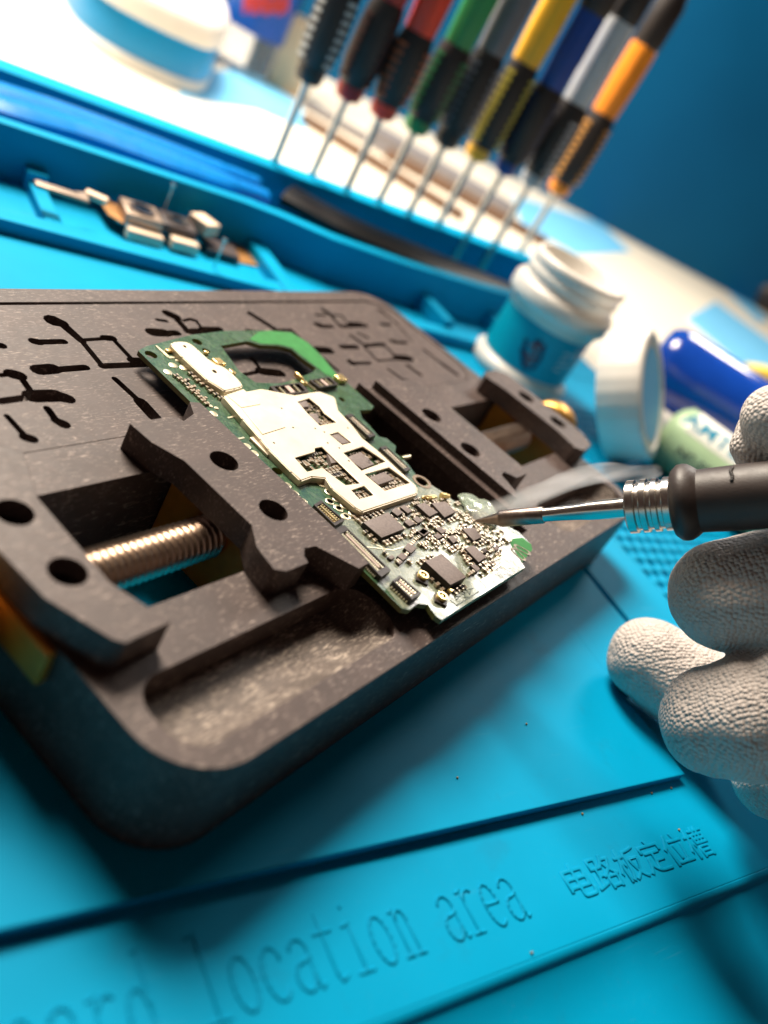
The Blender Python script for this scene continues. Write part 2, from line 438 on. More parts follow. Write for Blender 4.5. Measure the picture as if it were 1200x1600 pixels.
# rounded front ledge, runs the whole width
prof = [(2.15, ZS)]+[(2.15-.16*math.sin(t), ZS-.16*(1-math.cos(t))) for t in (.3, .6, .9, 1.15)]+[(1.75, -.40), (1.3, -.50), (.6, -.555), (-6, -.57), (-6, -.597), (2.15, -.597)]
bm = bmesh.new(); ra = [bm.verts.new((U0, v, z)) for v, z in prof]; rb = [bm.verts.new((U1, v, z)) for v, z in prof]
for i in range(len(prof)):
    j = (i+1) % len(prof); bm.faces.new((ra[i], ra[j], rb[j], rb[i]))
bm.faces.new(ra); bm.faces.new(rb[::-1])
obj('front_ledge', bm, M['mat'], mat, smooth=30)
# raised lettering: narrow serif letters drawn as strokes in a 0.38 x 0.95 cell
def arc(cx, cy, rx, ry, a0, a1, n=10): return [(cx+rx*math.cos(math.radians(a0+(a1-a0)*k/n)), cy+ry*math.sin(math.radians(a0+(a1-a0)*k/n))) for k in range(n+1)]
G = {'l': [[(.08, .92), (.18, .95), (.18, .03)], [(.07, .02), (.29, .02)]],
     'o': [arc(.18, .30, .13, .29, 0, 360, 16)],
     'c': [arc(.19, .30, .14, .29, 40, 320, 12), [(.30, .49), (.29, .44)]],
     'a': [arc(.17, .45, .11, .14, 160, 0, 8)+[(.28, .08), (.31, .01), (.35, .04)], arc(.16, .17, .11, .16, 75, 360, 10), [(.19, .33), (.28, .36)]],
     't': [[(.17, .80), (.17, .10), (.21, .01), (.29, .05)], [(.06, .58), (.29, .58)]],
     'i': [[(.09, .58), (.18, .60), (.18, .03)], [(.08, .02), (.28, .02)], [(.17, .80), (.18, .82)]],
     'n': [[(.05, .58), (.10, .60), (.10, .02)], arc(.18, .42, .08, .16, 160, 10, 7)+[(.27, .02)], [(.04, .02), (.15, .02)], [(.22, .02), (.33, .02)]],
     'r': [[(.06, .58), (.13, .60), (.13, .02)], arc(.24, .40, .11, .18, 160, 60, 6), [(.06, .02), (.22, .02)]],
     'e': [[(.06, .32), (.30, .32)]+arc(.18, .32, .12, .27, 0, 180, 9)+arc(.19, .28, .13, .27, 180, 310, 8)],
     'd': [arc(.16, .29, .11, .28, 20, 340, 12), [(.22, .93), (.28, .95), (.28, .05), (.34, .02)]],
     'b': [arc(.20, .29, .11, .28, 160, -160, 12), [(.03, .93), (.09, .95), (.09, .02)]]}
word = 'board location area'
adv = .3755; u_end = 9.36; u_start = u_end-adv*len(word)
bm = bmesh.new()
for k, ch in enumerate(word):
    for st in G.get(ch, []):
        for p, q in zip(st, st[1:]):
            o = (u_start+k*adv, 2.64)
            prism(capsule((o[0]+p[0], o[1]+p[1]), (o[0]+q[0], o[1]+q[1]), .024), ZS-.01, ZS+.016, bm, .013)
obj('raised_lettering', bm, M['mat'], mat, smooth=60)
cu = bpy.data.curves.new('raised_characters', 'FONT'); cu.body = '电路板定位槽'; cu.size = .70*S; cu.extrude = .006*S; cu.bevel_depth = .008*S; cu.space_character = 1.0
t = bpy.data.objects.new('raised_characters', cu); COL.objects.link(t); t.parent = mat
bpy.context.view_layer.update()
me = bpy.data.meshes.new_from_object(t.evaluated_get(bpy.context.evaluated_depsgraph_get()))
bpy.data.objects.remove(t); t = bpy.data.objects.new('raised_characters', me); COL.objects.link(t); t.parent = mat; me.materials.clear(); me.materials.append(M['mat'])
xs = [v.co.x for v in me.vertices] or [0, 1]; ys = [v.co.y for v in me.vertices] or [0, 1]
k = (3.72*S)/max(1e-6, max(xs)-min(xs)); t.scale = (k, (.56*S)/max(1e-6, max(ys)-min(ys)), 1)
t.location = (10.28*S-min(xs)*k, 2.62*S-min(ys)*t.scale.y, (ZS+.002)*S)

# ------------------------------------------------------------------ board holder
ZT = 1.5; ZJ = 1.95; YC = 5.58
hold = thing('board_holder', 'dark composite clamp holder with two sliding jaws and brass knobs gripping the circuit board', 'clamp')
X0, X1, Y0, Y1 = 5.46, 20.34, 2.27, 11.36
regs = [(rr(X0, Y0, X1, Y1, .95, 10), ZT),
        (rr(X0+.15, 7.438, X1-.15, Y1-.40, .80, 8), ZT-.16), (rr(X0+.22, 7.45, X1-.22, Y1-.48, .78, 8), ZT-.001),
        (rect(6.35, 4.52, 9.45, 6.65), None), (rect(16.4, 4.52, 19.95, 6.65), None),
        (rect(10.2, 3.1, 15.2, 7.05), ZT-.55), (rect(13.9, 3.6, 15.2, 7.05), ZT-.75),
        (rr(5.80, 2.62, 10.05, 3.68, .42, 6), ZT-.45), (rr(16.2, 2.62, 20.0, 3.55, .42, 6), ZT-.45)]
# engraved stencil slots of the rear plate: strokes in holder coordinates
slots = []
def SL(x0, y0, x1, y1, w0, w1=None): slots.append(capsule((x0, y0), (x1, y1), w0, w1))
def pt(x, y): p = at(x, y, ZT); return (p.x, p.y)
def SP(a, b, w0, w1=None): slots.append(capsule(pt(*a), pt(*b), w0, w1))
k5, kk, km = [lambda x, y, o=o: (o[0]+x*o[2], o[1]+y*o[2]) for o in ((0, 460, .2), (220, 460, .2), (440, 460, .25))]
for kf, strokes in ((k5, ((420, 205, 480, 225, .17, .13), (480, 225, 640, 365, .10, .08), (640, 365, 800, 560, .055), (640, 357, 820, 345, .045), (820, 340, 880, 342, .085), (885, 350, 1030, 505, .05),
        (800, 560, 1200, 545, .075), (1030, 515, 1200, 520, .09), (265, 365, 300, 372, .09), (300, 372, 500, 368, .07), (300, 590, 420, 580, .13), (420, 590, 670, 570, .075), (0, 632, 90, 622, .05), (90, 620, 150, 635, .12),
        (165, 650, 250, 770, .055), (0, 835, 250, 800, .07), (250, 795, 440, 790, .15), (440, 790, 530, 815, .14, .12), (0, 400, 15, 400, .08), (55, 950, 200, 1110, .045, .05), (200, 1115, 250, 1130, .09),
        (370, 890, 440, 985, .06), (440, 985, 500, 1015, .08, .10), (900, 660, 1085, 830, .06), (1100, 840, 1210, 960, .12))),
    (kk, ((215, 150, 270, 175, .13), (270, 180, 370, 290, .08), (130, 198, 200, 208, .05), (85, 295, 190, 300, .13), (190, 305, 285, 300, .09), (335, 205, 390, 190, .04), (390, 195, 430, 205, .06), (430, 205, 480, 265, .04),
        (370, 290, 620, 285, .10), (480, 270, 620, 270, .08), (855, 150, 1040, 265, .09), (1040, 275, 1170, 280, .05), (835, 280, 900, 290, .05), (870, 500, 940, 590, .05), (790, 630, 940, 600, .05), (940, 600, 1090, 615, .13))),
    (km, ((265, 100, 310, 130, .09), (310, 135, 370, 200, .06), (215, 128, 275, 130, .04), (330, 130, 375, 130, .03), (375, 130, 420, 185, .035), (225, 190, 250, 195, .11), (250, 200, 315, 200, .07), (370, 200, 530, 195, .07),
        (430, 185, 510, 190, .10), (615, 100, 720, 180, .08, .05), (720, 185, 800, 180, .03), (800, 182, 910, 280, .04), (720, 185, 820, 295, .04), (820, 298, 910, 285, .03), (910, 280, 985, 282, .10), (620, 187, 680, 188, .06),
        (430, 255, 520, 320, .06), (480, 240, 540, 270, .05), (520, 320, 640, 312, .07), (640, 315, 720, 390, .05), (520, 330, 600, 415, .045), (600, 415, 720, 405, .035), (720, 395, 800, 400, .13), (375, 328, 470, 328, .08),
        (430, 420, 440, 430, .10), (440, 430, 555, 428, .05), (690, 292, 720, 297, .09), (720, 300, 780, 300, .06), (890, 345, 1005, 435, .05), (1005, 435, 1095, 500, .08), (980, 335, 1070, 400, .06), (670, 470, 770, 540, .05),
        (770, 540, 790, 540, .07), (790, 445, 865, 500, .07), (190, 345, 300, 350, .13), (60, 220, 190, 345, .05), (250, 390, 350, 475, .06), (745, 580, 750, 600, .04)))):
    for st in strokes: SP(kf(*st[:2]), kf(*st[2:4]), *st[4:])
inner = lambda p: all(X0+.3 < a[0] < X1-.3 and 7.52 < a[1] < Y1-.55 for a in p)
clear = lambda p: all(a[1] > 7.5 for a in p)
regs += [(s, ZT-.22) for s in slots if inner(s)]
obj('base_plate', terrain(regs, 0.0), M['stone'], hold, smooth=30)
# rough floors of the two finger pockets, slightly dished
for (xa, ya, xb, yb) in ((5.80, 2.62, 10.05, 3.68), (16.2, 2.62, 20.0, 3.55)):
    bm = bmesh.new(); g = []; nx, ny = 64, 24
    for j in range(ny+1):
        row = []
        for i in range(nx+1):
            s, q = i/nx, j/ny
            x = xa+.01+(xb-xa-.02)*s; y = ya+.01+(yb-ya-.02)*q
            ex, ey = min(s, 1-s)*(xb-xa), min(q, 1-q)*(yb-ya)
            rise = 0
            for e, rad in ((min(s, 1-s)*(xb-xa), .40), (q*(yb-ya), .75)):
                if e < rad: rise = max(rise, (1-e/rad)**2)
            row.append(bm.verts.new((x, y, ZT-.43+.40*rise-.002)))
        g.append(row)
    for j in range(ny):
        for i in range(nx):
            c = Vector(((g[j][i].co.x+g[j+1][i+1].co.x)/2, (g[j][i].co.y+g[j+1][i+1].co.y)/2))
            dx = max(xa+.42-c.x, c.x-(xb-.42), 0); dy = max(ya+.42-c.y, c.y-(yb-.42), 0)
            if math.hypot(dx, dy) < .43: bm.faces.new((g[j][i], g[j][i+1], g[j+1][i+1], g[j+1][i]))
    bmesh.ops.delete(bm, geom=[v for v in bm.verts if not v.link_faces], context='VERTS')
    obj('pocket_floor', bm, M['stone_floor'], hold, smooth=60)
# jaws and end blocks
def jaw(name, outline, holes, z0=ZT+.004, z1=ZJ, extra=()):
    regs = [(outline, z1)]+[(e, z) for e, z in extra]
    for h in holes: regs.append((circle(h[0], h[1], .225, 28), z0+.10)); 
    for h in holes: regs.append((circle(h[0], h[1], .10, 16), z0+.02))
    return obj(name, terrain(regs, z0), M['stone'], hold, smooth=30)
iL = [(8.46, 7.22), (8.50, 6.78), (8.72, 6.30), (8.74, 4.88), (8.48, 4.52), (8.40, 4.10), (8.55, 4.00), (9.02, 4.00), (9.06, 4.12), (9.20, 4.24), (9.42, 4.20), (9.74, 3.60), (10.00, 3.62), (10.06, 3.95), (10.06, 7.45), (9.88, 7.50), (9.72, 7.22), (9.40, 7.10), (9.36, 7.18), (9.28, 7.24)]
jl = jaw('sliding_jaw', iL, ((9.38, 6.14), (9.34, 5.02)))
mir = [(14.86+(10.06-x), y) for x, y in iL]
iR = [(14.86, 7.40), (14.86, 3.80), (15.05, 3.62), (15.22, 3.66), (15.42, 4.20), (15.62, 4.26), (15.80, 4.02), (16.28, 4.02), (16.42, 4.2), (16.42, 7.0), (16.28, 7.24), (15.40, 7.40)]
jr = jaw('sliding_jaw', iR, ((15.48, 6.14), (15.40, 5.02)), extra=((rect(14.80, 3.3, 15.02, 7.6), ZJ-.18),))
oL = [(5.30, 6.95), (5.34, 5.9), (5.40, 4.80), (5.70, 4.02), (5.80, 3.92), (5.92, 3.93), (6.46, 3.95), (6.20, 4.72), (6.26, 6.2), (6.60, 7.02), (6.40, 7.24), (5.66, 7.24)]
oR = [(20.50, 6.95), (20.50, 4.5), (20.2, 4.1), (19.55, 4.02), (19.35, 4.2), (19.50, 4.8), (19.50, 6.4), (19.35, 7.0), (19.6, 7.16), (20.2, 7.16)]
eb = jaw('end_block', oL, ((5.86, 6.06), (5.86, 5.04)))
er = jaw('end_block', oR, ((20.0, 6.06), (20.0, 5.04)))
# socket screws in the jaw holes
for x, y in ((9.38, 6.14), (9.34, 5.02), (15.48, 6.14), (15.40, 5.02), (5.86, 6.06), (5.86, 5.04), (20.0, 6.06), (20.0, 5.04)):
    bm = lathe([(.19, ZT+.105), (.19, ZT+.20), (.175, ZT+.215), (.10, ZT+.215), (.09, ZT+.12)], 24, mtx=Matrix.Translation((x, y, 0)), cap0=False)
    obj('socket_screw', bm, M['black_gloss'], hold)
# threaded rods
def rod(xa, xb, yc, zc, r, pitch):
    bm = bmesh.new(); n = 20; turns = int((xb-xa)/pitch*14); prev = None
    for i in range(turns+1):
        x = xa+(xb-xa)*i/turns; ring = []
        for k in range(n):
            ph = ((x-xa)/pitch-k/n) % 1; rad = r*(.76+.24*max(0, 1-abs(2*ph-1)/.62))
            ring.append(bm.verts.new((x, yc+rad*math.cos(2*math.pi*k/n), zc+rad*math.sin(2*math.pi*k/n))))
        if prev:
            for k in range(n): bm.faces.new((prev[k], prev[(k+1) % n], ring[(k+1) % n], ring[k]))
        prev = ring
    return bm
obj('threaded_rod', rod(5.3, 9.5, YC, 1.06, .335, .118), M['rod_steel'], hold, smooth=28)
obj('threaded_rod', rod(15.6, 21.2, YC, 1.16, .34, .118), M['rod_steel'], hold, smooth=28)
# brass brackets below the jaws and end blocks, nuts and knobs
for nm, x0, x1, y0, y1, z0, z1 in (('jaw_bracket', 9.05, 9.4, 4.56, 6.6, .15, 1.5), ('jaw_bracket', 16.45, 16.8, 4.56, 6.6, .15, 1.5), ('end_plate', 5.30, 5.44, 4.40, 6.6, 1.0, 1.5), ('end_plate', 19.80, 20.15, 4.56, 6.6, .1, 1.48)):
    obj(nm, box(((x0+x1)/2, (y0+y1)/2, (z0+z1)/2), (x1-x0, y1-y0, z1-z0)), M['brass_plate'], hold, bevel=.03)
knurl = lambda r, h, a: r*(1+.02*math.cos(a*36)) if r > .4 else r
for xa, za in ((4.50, 1.06), (21.3, 1.15)):
    m = axis_mtx((xa, YC, za), (xa+1, YC, za))
    obj('knob', lathe([(.30, 0), (.60, .02), (.67, .08), (.67, .58), (.60, .65), (.28, .68), (.28, .85)], 72, mtx=m, rfun=knurl), M['brass'], hold, smooth=50)

# ------------------------------------------------------------------ circuit board
ZP = 1.80; TB = .085
pcb = thing('circuit_board', 'green phone circuit board with cream metal shield and exposed chips clamped in the holder', 'circuit board')
def P(z, *pts): return [tuple(at(x, y, z)[:2]) for x, y in pts]
crop = lambda ox, oy, s: (lambda *pts: [(ox+x*s, oy+y*s) for x, y in pts])
c6, c7, c8, c9 = crop(200, 500, .3), crop(480, 740, 1/6), crop(640, 740, .18333), crop(460, 620, 1/3)
outline = P(ZP, (216, 548), (228, 541), (300, 523), (350, 517), (410, 516), (456, 519), (482, 535), (505, 558), (530, 588), (547, 602), (584, 635), (580, 640), (562, 641), (566, 654), (577, 664), (592, 682), (604, 685), (619, 697), (617, 707), (630, 717), (640, 728), (652, 745), (672, 757), (693, 770), (718, 790), (738, 797), (760, 806), (786, 818), (811, 832), (829, 850), (831, 858), (813, 877), (820, 887), (690, 969), (680, 962), (668, 945), (653, 943), (640, 953), (628, 951))
cut = P(ZP, (345, 540), (386, 533), (407, 539), (434, 540), (455, 545), (471, 559), (494, 575), (488, 582), (462, 592), (440, 599), (400, 598), (374, 580))
small_holes = [circle(*P(ZP, xy)[0], r, 16) for xy, r in (((236, 554), .11), ((433, 736), .09), ((659, 753), .13), ((308, 534), .10), ((322, 548), .08), ((534, 624), .07))]
slots2 = [capsule(*P(ZP, c8((925, 635))[0], c8((990, 670))[0]), .055), capsule(*P(ZP, c8((900, 665))[0], c8((950, 715))[0]), .055)]
base_regs = [(outline, ZP), (cut, None)]+[(h, None) for h in small_holes+slots2]
sub = obj('substrate', terrain(base_regs, ZP-TB), [M['pcb'], M['pcb_edge']], pcb, smooth=20)
for p in sub.data.polygons:
    if abs(p.normal.z) < .5: p.material_index = 1
def layer(name, poly, h, mat, z=ZP, inset=0, bv=0, par=pcb, z0=None):
    return obj(name, prism(poly, z0 if z0 is not None else z, z+h, inset=inset), mat, par, smooth=25, bevel=bv)
# thin colour zones lie 4 hundredths of a millimetre apart
zone_front = P(ZP, (562, 800), (652, 762), (672, 757), (693, 770), (718, 790), (738, 797), (760, 806), (790, 822), (800, 852), (808, 868), (820, 887), (690, 968), (680, 961), (668, 944), (653, 942), (640, 952), (628, 950), (520, 820))
layer('front_sheen', zone_front, .004, M['pcb_front'])  # pale layer painting in the reflection on the board's front
layer('bare_strip', P(ZP, (390, 530), (404, 519), (420, 517), (455, 520), (481, 536), (503, 558), (527, 587), (521, 590), (509, 585), (498, 576), (473, 557), (456, 543), (435, 538), (408, 537)), .004, M['pcb_bright'])
layer('bare_tab', P(ZP, *c8((830, 560), (960, 545), (1035, 605), (1045, 650), (960, 755))), .005, M['pcb_bright'])
for s in slots2:
    obj('slot_ring', terrain([([(sum(a[0] for a in s)/len(s)+(a[0]-sum(b[0] for b in s)/len(s))*1.35, sum(a[1] for a in s)/len(s)+(a[1]-sum(b[1] for b in s)/len(s))*1.35) for a in s], ZP+.012), (s, None)], ZP-.02), M['ceramic'], pcb)
for h in small_holes[2:3]:
    cx, cy = sum(a[0] for a in h)/16, sum(a[1] for a in h)/16
    obj('hole_ring', terrain([(circle(cx, cy, .19, 24), ZP+.010), (circle(cx, cy, .13, 24), None)], ZP-.02), M['ceramic'], pcb)
# shields
ZH = ZP+.115
def shield(name, out, wins, zt, inset=.05, par=pcb):
    out = ccw(out)
    o = obj(name, terrain([(out, zt)]+[(w, None) for w in wins], zt-.03), M['shield'], par, smooth=25, bevel=.012)
    # the skirt: a thin wall under the rim
    bm = bmesh.new(); n_ = len(out); cx = sum(a[0] for a in out)/n_; cy = sum(a[1] for a in out)/n_
    for i in range(n_):
        a, b = Vector(out[i]), Vector(out[(i+1) % n_])
        if (b-a).length < .01: continue
        prism(capsule(a*.997+Vector((cx, cy))*.003, b*.997+Vector((cx, cy))*.003, .022, n=3), ZP, zt-.012, bm)
    s = obj('skirt', bm, M['shield'], o, smooth=40)
    return o
s1 = smooth_poly(P(ZH, *c6((222, 132), (240, 115), (300, 113), (332, 127), (440, 226), (510, 247), (600, 338), (575, 352), (480, 372))), 1)
shield('shield_cover', s1, [circle(*P(ZH, c6((297, 137))[0])[0], .035, 10), circle(*P(ZH, c6((452, 267))[0])[0], .045, 10)], ZH)
win = [c9((15, 22), (70, 6), (120, 45), (140, 75), (200, 118), (120, 134), (70, 85)), c9((165, 175), (205, 165), (270, 213), (225, 224)),
       c9((230, 262), (322, 232), (430, 302), (315, 345)), c9((330, 362), (445, 330), (545, 402), (425, 440)), c9((268, 437), (328, 417), (374, 459), (305, 478)),
       c9((2, 285), (98, 258), (97, 240), (130, 234), (310, 405), (240, 413), (130, 332), (60, 350))]
wins = [P(ZH, *w) for w in win]
s2 = P(ZH, (350, 619), (410, 608), (430, 612), (462, 618), (500, 612), (522, 620), (527, 640), (548, 662), (565, 684), (590, 704), (620, 732), (651, 760), (651, 771), (566, 799), (556, 793), (520, 763), (509, 746), (487, 744), (470, 750), (456, 737), (420, 701), (408, 686), (380, 654))
shield('shield_frame', s2, wins, ZH)
layer('raised_panel', P(ZH, *c6((592, 462), (690, 443), (820, 560), (700, 598))), .012, M['shield'], z=ZH, bv=.01)
layer('inlay_plate', P(ZH, *c6((512, 392), (600, 362), (690, 440), (590, 458))), .010, M['shield'], z=ZH, bv=.01)
layer('shield_tab', P(ZP, *c6((628, 622), (690, 612), (775, 700), (722, 716))), .05, M['shield'], bv=.012)
bm = bmesh.new()
for q in c6((975, 565), (1145, 563), (1040, 640), (800, 460), (760, 640), (860, 560))+c9((140, 165), (210, 240), (255, 300), (440, 420), (350, 300)):
    c_ = P(ZH, q)[0]; lathe([(.022, ZH+.001), (.018, ZH+.004)], 10, bm, Matrix.Translation((*c_, 0)))
obj('vent_holes', bm, M['hole'], pcb, smooth=0)
# chips visible through the windows
for q in (c9((240, 285), (312, 258), (376, 315), (320, 337)), c9((350, 378), (420, 352), (470, 385), (395, 412)), c9((170, 180), (205, 170), (262, 212), (225, 220)), c6((1035, 690), (1060, 695), (1100, 740), (1060, 745)), c6((885, 420), (930, 420), (945, 450), (900, 455)), c6((935, 490), (985, 485), (1000, 535), (970, 545))):
    layer('chip', P(ZP+.09, *q), .09, M['chip'], inset=.008)
# bare chips of the front area: top outlines and heights
chips = [(c8((130, 745), (275, 682), (485, 880), (350, 948)), .15), (c8((60, 265), (130, 245), (245, 330), (170, 365)), .09), (c8((188, 250), (305, 235), (395, 325), (300, 372)), .09),
         (c8((75, 495), (112, 462), (165, 490), (125, 525)), .07), (c8((220, 465), (265, 450), (315, 490), (275, 512)), .07), (c8((205, 525), (237, 505), (290, 535), (240, 556)), .06),
         (c8((330, 545), (370, 520), (412, 565), (375, 593)), .08), (c8((450, 470), (550, 456), (615, 540), (548, 572)), .08), (c8((470, 632), (545, 610), (655, 710), (590, 755)), .09),
         (c8((520, 780), (552, 765), (605, 810), (575, 835)), .07), (c8((615, 640), (645, 630), (668, 655), (640, 673)), .06), (c8((715, 625), (745, 610), (765, 640), (738, 656)), .05),
         (c7((525, 455), (760, 360), (915, 515), (700, 600)), .10), (c7((790, 350), (830, 312), (905, 360), (850, 396)), .07), (c7((870, 310), (912, 290), (985, 350), (945, 372)), .07),
         (c7((910, 450), (945, 420), (1020, 465), (960, 492)), .06), (c7((990, 420), (1030, 395), (1090, 440), (1040, 462)), .06), (c7((1030, 537), (1090, 505), (1150, 545), (1095, 586)), .07),
         (c7((910, 697), (945, 647), (1030, 695), (975, 746)), .07), (c7((845, 770), (890, 737), (945, 780), (900, 812)), .06), (c7((755, 780), (795, 757), (825, 785), (790, 806)), .05), (c7((838, 825), (870, 800), (900, 825), (870, 852)), .05)]
chip_polys = []
for q, h in chips:
    poly = P(ZP+h, *q); chip_polys.append(poly)
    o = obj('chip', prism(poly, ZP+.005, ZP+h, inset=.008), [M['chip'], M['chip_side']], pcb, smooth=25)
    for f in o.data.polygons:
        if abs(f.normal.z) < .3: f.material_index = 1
# gold contacts along the side of the largest chip
q = P(ZP+.05, *c8((185, 835), (350, 1000)))
bm = bmesh.new()
for k in range(9):
    t = k/8; box((q[0][0]*(1-t)+q[1][0]*t, q[0][1]*(1-t)+q[1][1]*t, ZP+.04), (.05, .045, .07), bm, .3)
obj('contact_row', bm, M['gold'], pcb, smooth=0)
# connectors: dark shell with recessed groove, insulator bar and pins
def connector(quad, h, bar_mat, pins, rows=1, pin_mat=None, name='connector'):
    p = [Vector(a) for a in P(ZP+h, *quad)]
    root = obj(name, terrain([([tuple(a) for a in p], ZP+h), ([tuple(p[i]+(sum(p, Vector((0, 0)))/4-p[i])*.20) for i in range(4)], ZP+h-.06)], ZP), M['dark_tin'], pcb, smooth=20)
    c = sum(p, Vector((0, 0)))/4
    L = ((p[2]+p[3])/2-(p[0]+p[1])/2); Wd = ((p[1]+p[2])/2-(p[0]+p[3])/2)
    a = (p[0]+p[1])/2; 
    for r in range(rows):
        off = 0 if rows == 1 else (r-.5*(rows-1))*.34
        e = Wd*.07
        q = [c-L*.36+Wd*off-e, c+L*.36+Wd*off-e, c+L*.36+Wd*off+e, c-L*.36+Wd*off+e]
        obj('insulator', prism([tuple(k) for k in q], ZP+h-.06, ZP+h-.005), bar_mat, root, smooth=0)
    bm = bmesh.new(); ang = math.atan2(L.y, L.x)
    for side in (-1, 1):
        for k in range(pins):
            t = (k+.5)/pins-.5
            m = c+L*t*.80+Wd*side*.24; box((m.x, m.y, ZP+h-.035), (L.length/pins*.42, .04, .05), bm, ang)
            m = c+L*t*.86+Wd*side*.56; box((m.x, m.y, ZP+.02), (L.length/pins*.40, .05, .035), bm, ang)
    obj('pin_row', bm, pin_mat or M['gold_pale'], root, smooth=0)
    return root
connector(c7((265, 522), (350, 482), (785, 905), (695, 968)), .10, M['pink_bar'], 24)
connector(c7((62, 290), (130, 247), (352, 435), (262, 488)), .09, M['gold'], 9, pin_mat=M['gold'])
connector(c7((800, 1002), (868, 952), (1068, 1120), (985, 1180)), .11, M['pink_bar'], 7)
connector(c6((740, 345), (900, 325), (945, 372), (785, 392)), .10, M['pink_bar'], 12)
connector(c6((945, 312), (1050, 295), (1095, 335), (1000, 352)), .10, M['pink_bar'], 9)
connector(c9((240, 85), (268, 78), (382, 180), (352, 190)), .10, M['pink_bar'], 14)
connector(c9((400, 235), (428, 228), (545, 338), (522, 350)), .10, M['pink_bar'], 14)
# coax sockets and gold posts
for q in (c8((272, 1052))[0], c8((112, 872))[0]):
    c = P(ZP+.06, q)[0]
    o = obj('coax_socket', box((c[0]-.02, c[1]-.02, ZP+.02), (.20, .20, .04), None, .6), M['dark_tin'], pcb)
    obj('ring', lathe([(.055, ZP+.04), (.085, ZP+.04), (.085, ZP+.10), (.055, ZP+.10), (.055, ZP+.05)], 20, mtx=Matrix.Translation((*c, 0)), cap0=False, cap1=False), M['gold'], o)
    obj('pin', lathe([(.02, ZP+.04), (.02, ZP+.09)], 8, mtx=Matrix.Translation((*c, 0))), M['gold'], o)
for qa, qb, r in ((c8((265, 185))[0], c8((335, 195))[0], .055), (c8((110, 205))[0], c8((215, 190))[0], .03), (c8((150, 215))[0], c8((230, 200))[0], .025)):
    a, b = at(*qa, ZP+.06), at(*qb, ZP+.06)
    obj('gold_post', lathe([(r*.8, 0), (r, .01), (r, (b-a).length*.6), (r*.75, (b-a).length*.62), (r*.75, (b-a).length)], 16, mtx=axis_mtx(a, b)), M['gold'], pcb)
obj('gold_post', lathe([(.04, 0), (.04, .25)], 12, mtx=axis_mtx(at(628, 716, ZP), at(650, 712, ZP))), M['gold_pale'], pcb)
# round test pads
pads = c6((235, 237), (290, 250), (208, 272), (445, 490), (617, 658), (657, 695), (828, 862), (868, 905), (910, 945), (1045, 897), (1085, 935), (1125, 970), (1170, 1008), (1050, 945), (1100, 985), (1140, 1022))+c7((205, 180), (275, 240), (210, 266), (285, 322), (350, 306), (355, 406), (424, 376), (130, 100))+c6((385, 300), (430, 450), (258, 212), (460, 460))+c8((300, 330))
for k, q in enumerate(pads):
    r = .075 if k < 24 else .04
    obj('test_pad', lathe([(r*.98, ZP), (r, ZP+.008), (r*.8, ZP+.014)], 18, mtx=Matrix.Translation((*P(ZP, q)[0], 0))), M['gold_pale'], pcb)
for q in (c6((515, 508), (550, 500), (558, 506), (522, 515)), c6((565, 618), (600, 610), (608, 617), (573, 626)), c6((140, 135), (150, 135), (215, 190), (205, 197)), c6((205, 192), (250, 192), (255, 200), (215, 202))):
    layer('pad_strip', P(ZP, *q), .010, M['gold_pale'])
# chunky gold lumps beside the cutout and at the connectors
for (x, y), sx, sy, h in ((c6((475, 212))[0], .20, .20, .12), (c6((1112, 297))[0], .24, .20, .10), (c6((545, 265))[0], .10, .14, .06), (c6((895, 285))[0], .06, .22, .10), (c6((920, 320))[0], .14, .10, .08), (c6((410, 163))[0], .10, .08, .06), (c6((215, 155))[0], .12, .10, .05)):
    c = P(ZP+h, (x, y))[0]; obj('contact_spring', box((c[0], c[1], ZP+h/2), (sx, sy, h)), M['gold'], pcb, bevel=.02)
# hundreds of tiny passives: rows along chip edges and loose ones
def inside(p, poly):
    r = False
    for i in range(len(poly)):
        a, b = poly[i-1], poly[i]
        if (a[1] > p[1]) != (b[1] > p[1]) and p[0] < (b[0]-a[0])*(p[1]-a[1])/(b[1]-a[1])+a[0]: r = not r
    return r
conn_polys = [P(ZP, *c7((255, 515), (360, 475), (800, 905), (690, 990))), P(ZP, *c7((50, 290), (130, 240), (370, 435), (262, 500))), P(ZP, *c7((780, 1000), (868, 935), (1090, 1120), (985, 1200)))]
body_bm, end_bm, dark_bm = bmesh.new(), bmesh.new(), bmesh.new()
taken = []
def passive(x, y, ang, l=.085, w=.05, h=.045, dark=False):
    if not inside((x, y), outline) or any(inside((x, y), q) for q in chip_polys+conn_polys): return
    if any((x-a)**2+(y-b)**2 < .0052 for a, b in taken): return
    taken.append((x, y)); ca, sa = math.cos(ang), math.sin(ang)
    box((x, y, ZP+.004+h/2), (l*(.5 if not dark else .95), w, h), dark_bm if dark else body_bm, ang)
    for s in (-1, 1): box((x+s*ca*l*.37, y+s*sa*l*.37, ZP+.004+h*.52), (l*.26, w*1.04, h*1.04), end_bm, ang)
for poly in chip_polys:
    cx, cy = sum(a[0] for a in poly)/4, sum(a[1] for a in poly)/4
    for i in range(4):
        a, b = Vector(poly[i]), Vector(poly[(i+1) % 4]); L = (b-a).length; d = (b-a)/L
        out = ((a+b)/2-Vector((cx, cy))).normalized()
        if random.random() < .2: continue
        for r in range(random.choice((1, 1, 2))):
            k = .05
            while k < L-.03:
                m = a+d*k+out*(.075+.10*r); passive(m.x, m.y, math.atan2(out.y, out.x), random.uniform(.07, .11), .05, random.uniform(.03, .055), random.random() < .12)
                k += random.uniform(.085, .13)
sil = P(ZP, *c8((20, 210), (420, 240), (700, 400), (860, 560), (640, 880), (560, 900), (440, 700), (120, 640), (0, 560), (0, 300)))
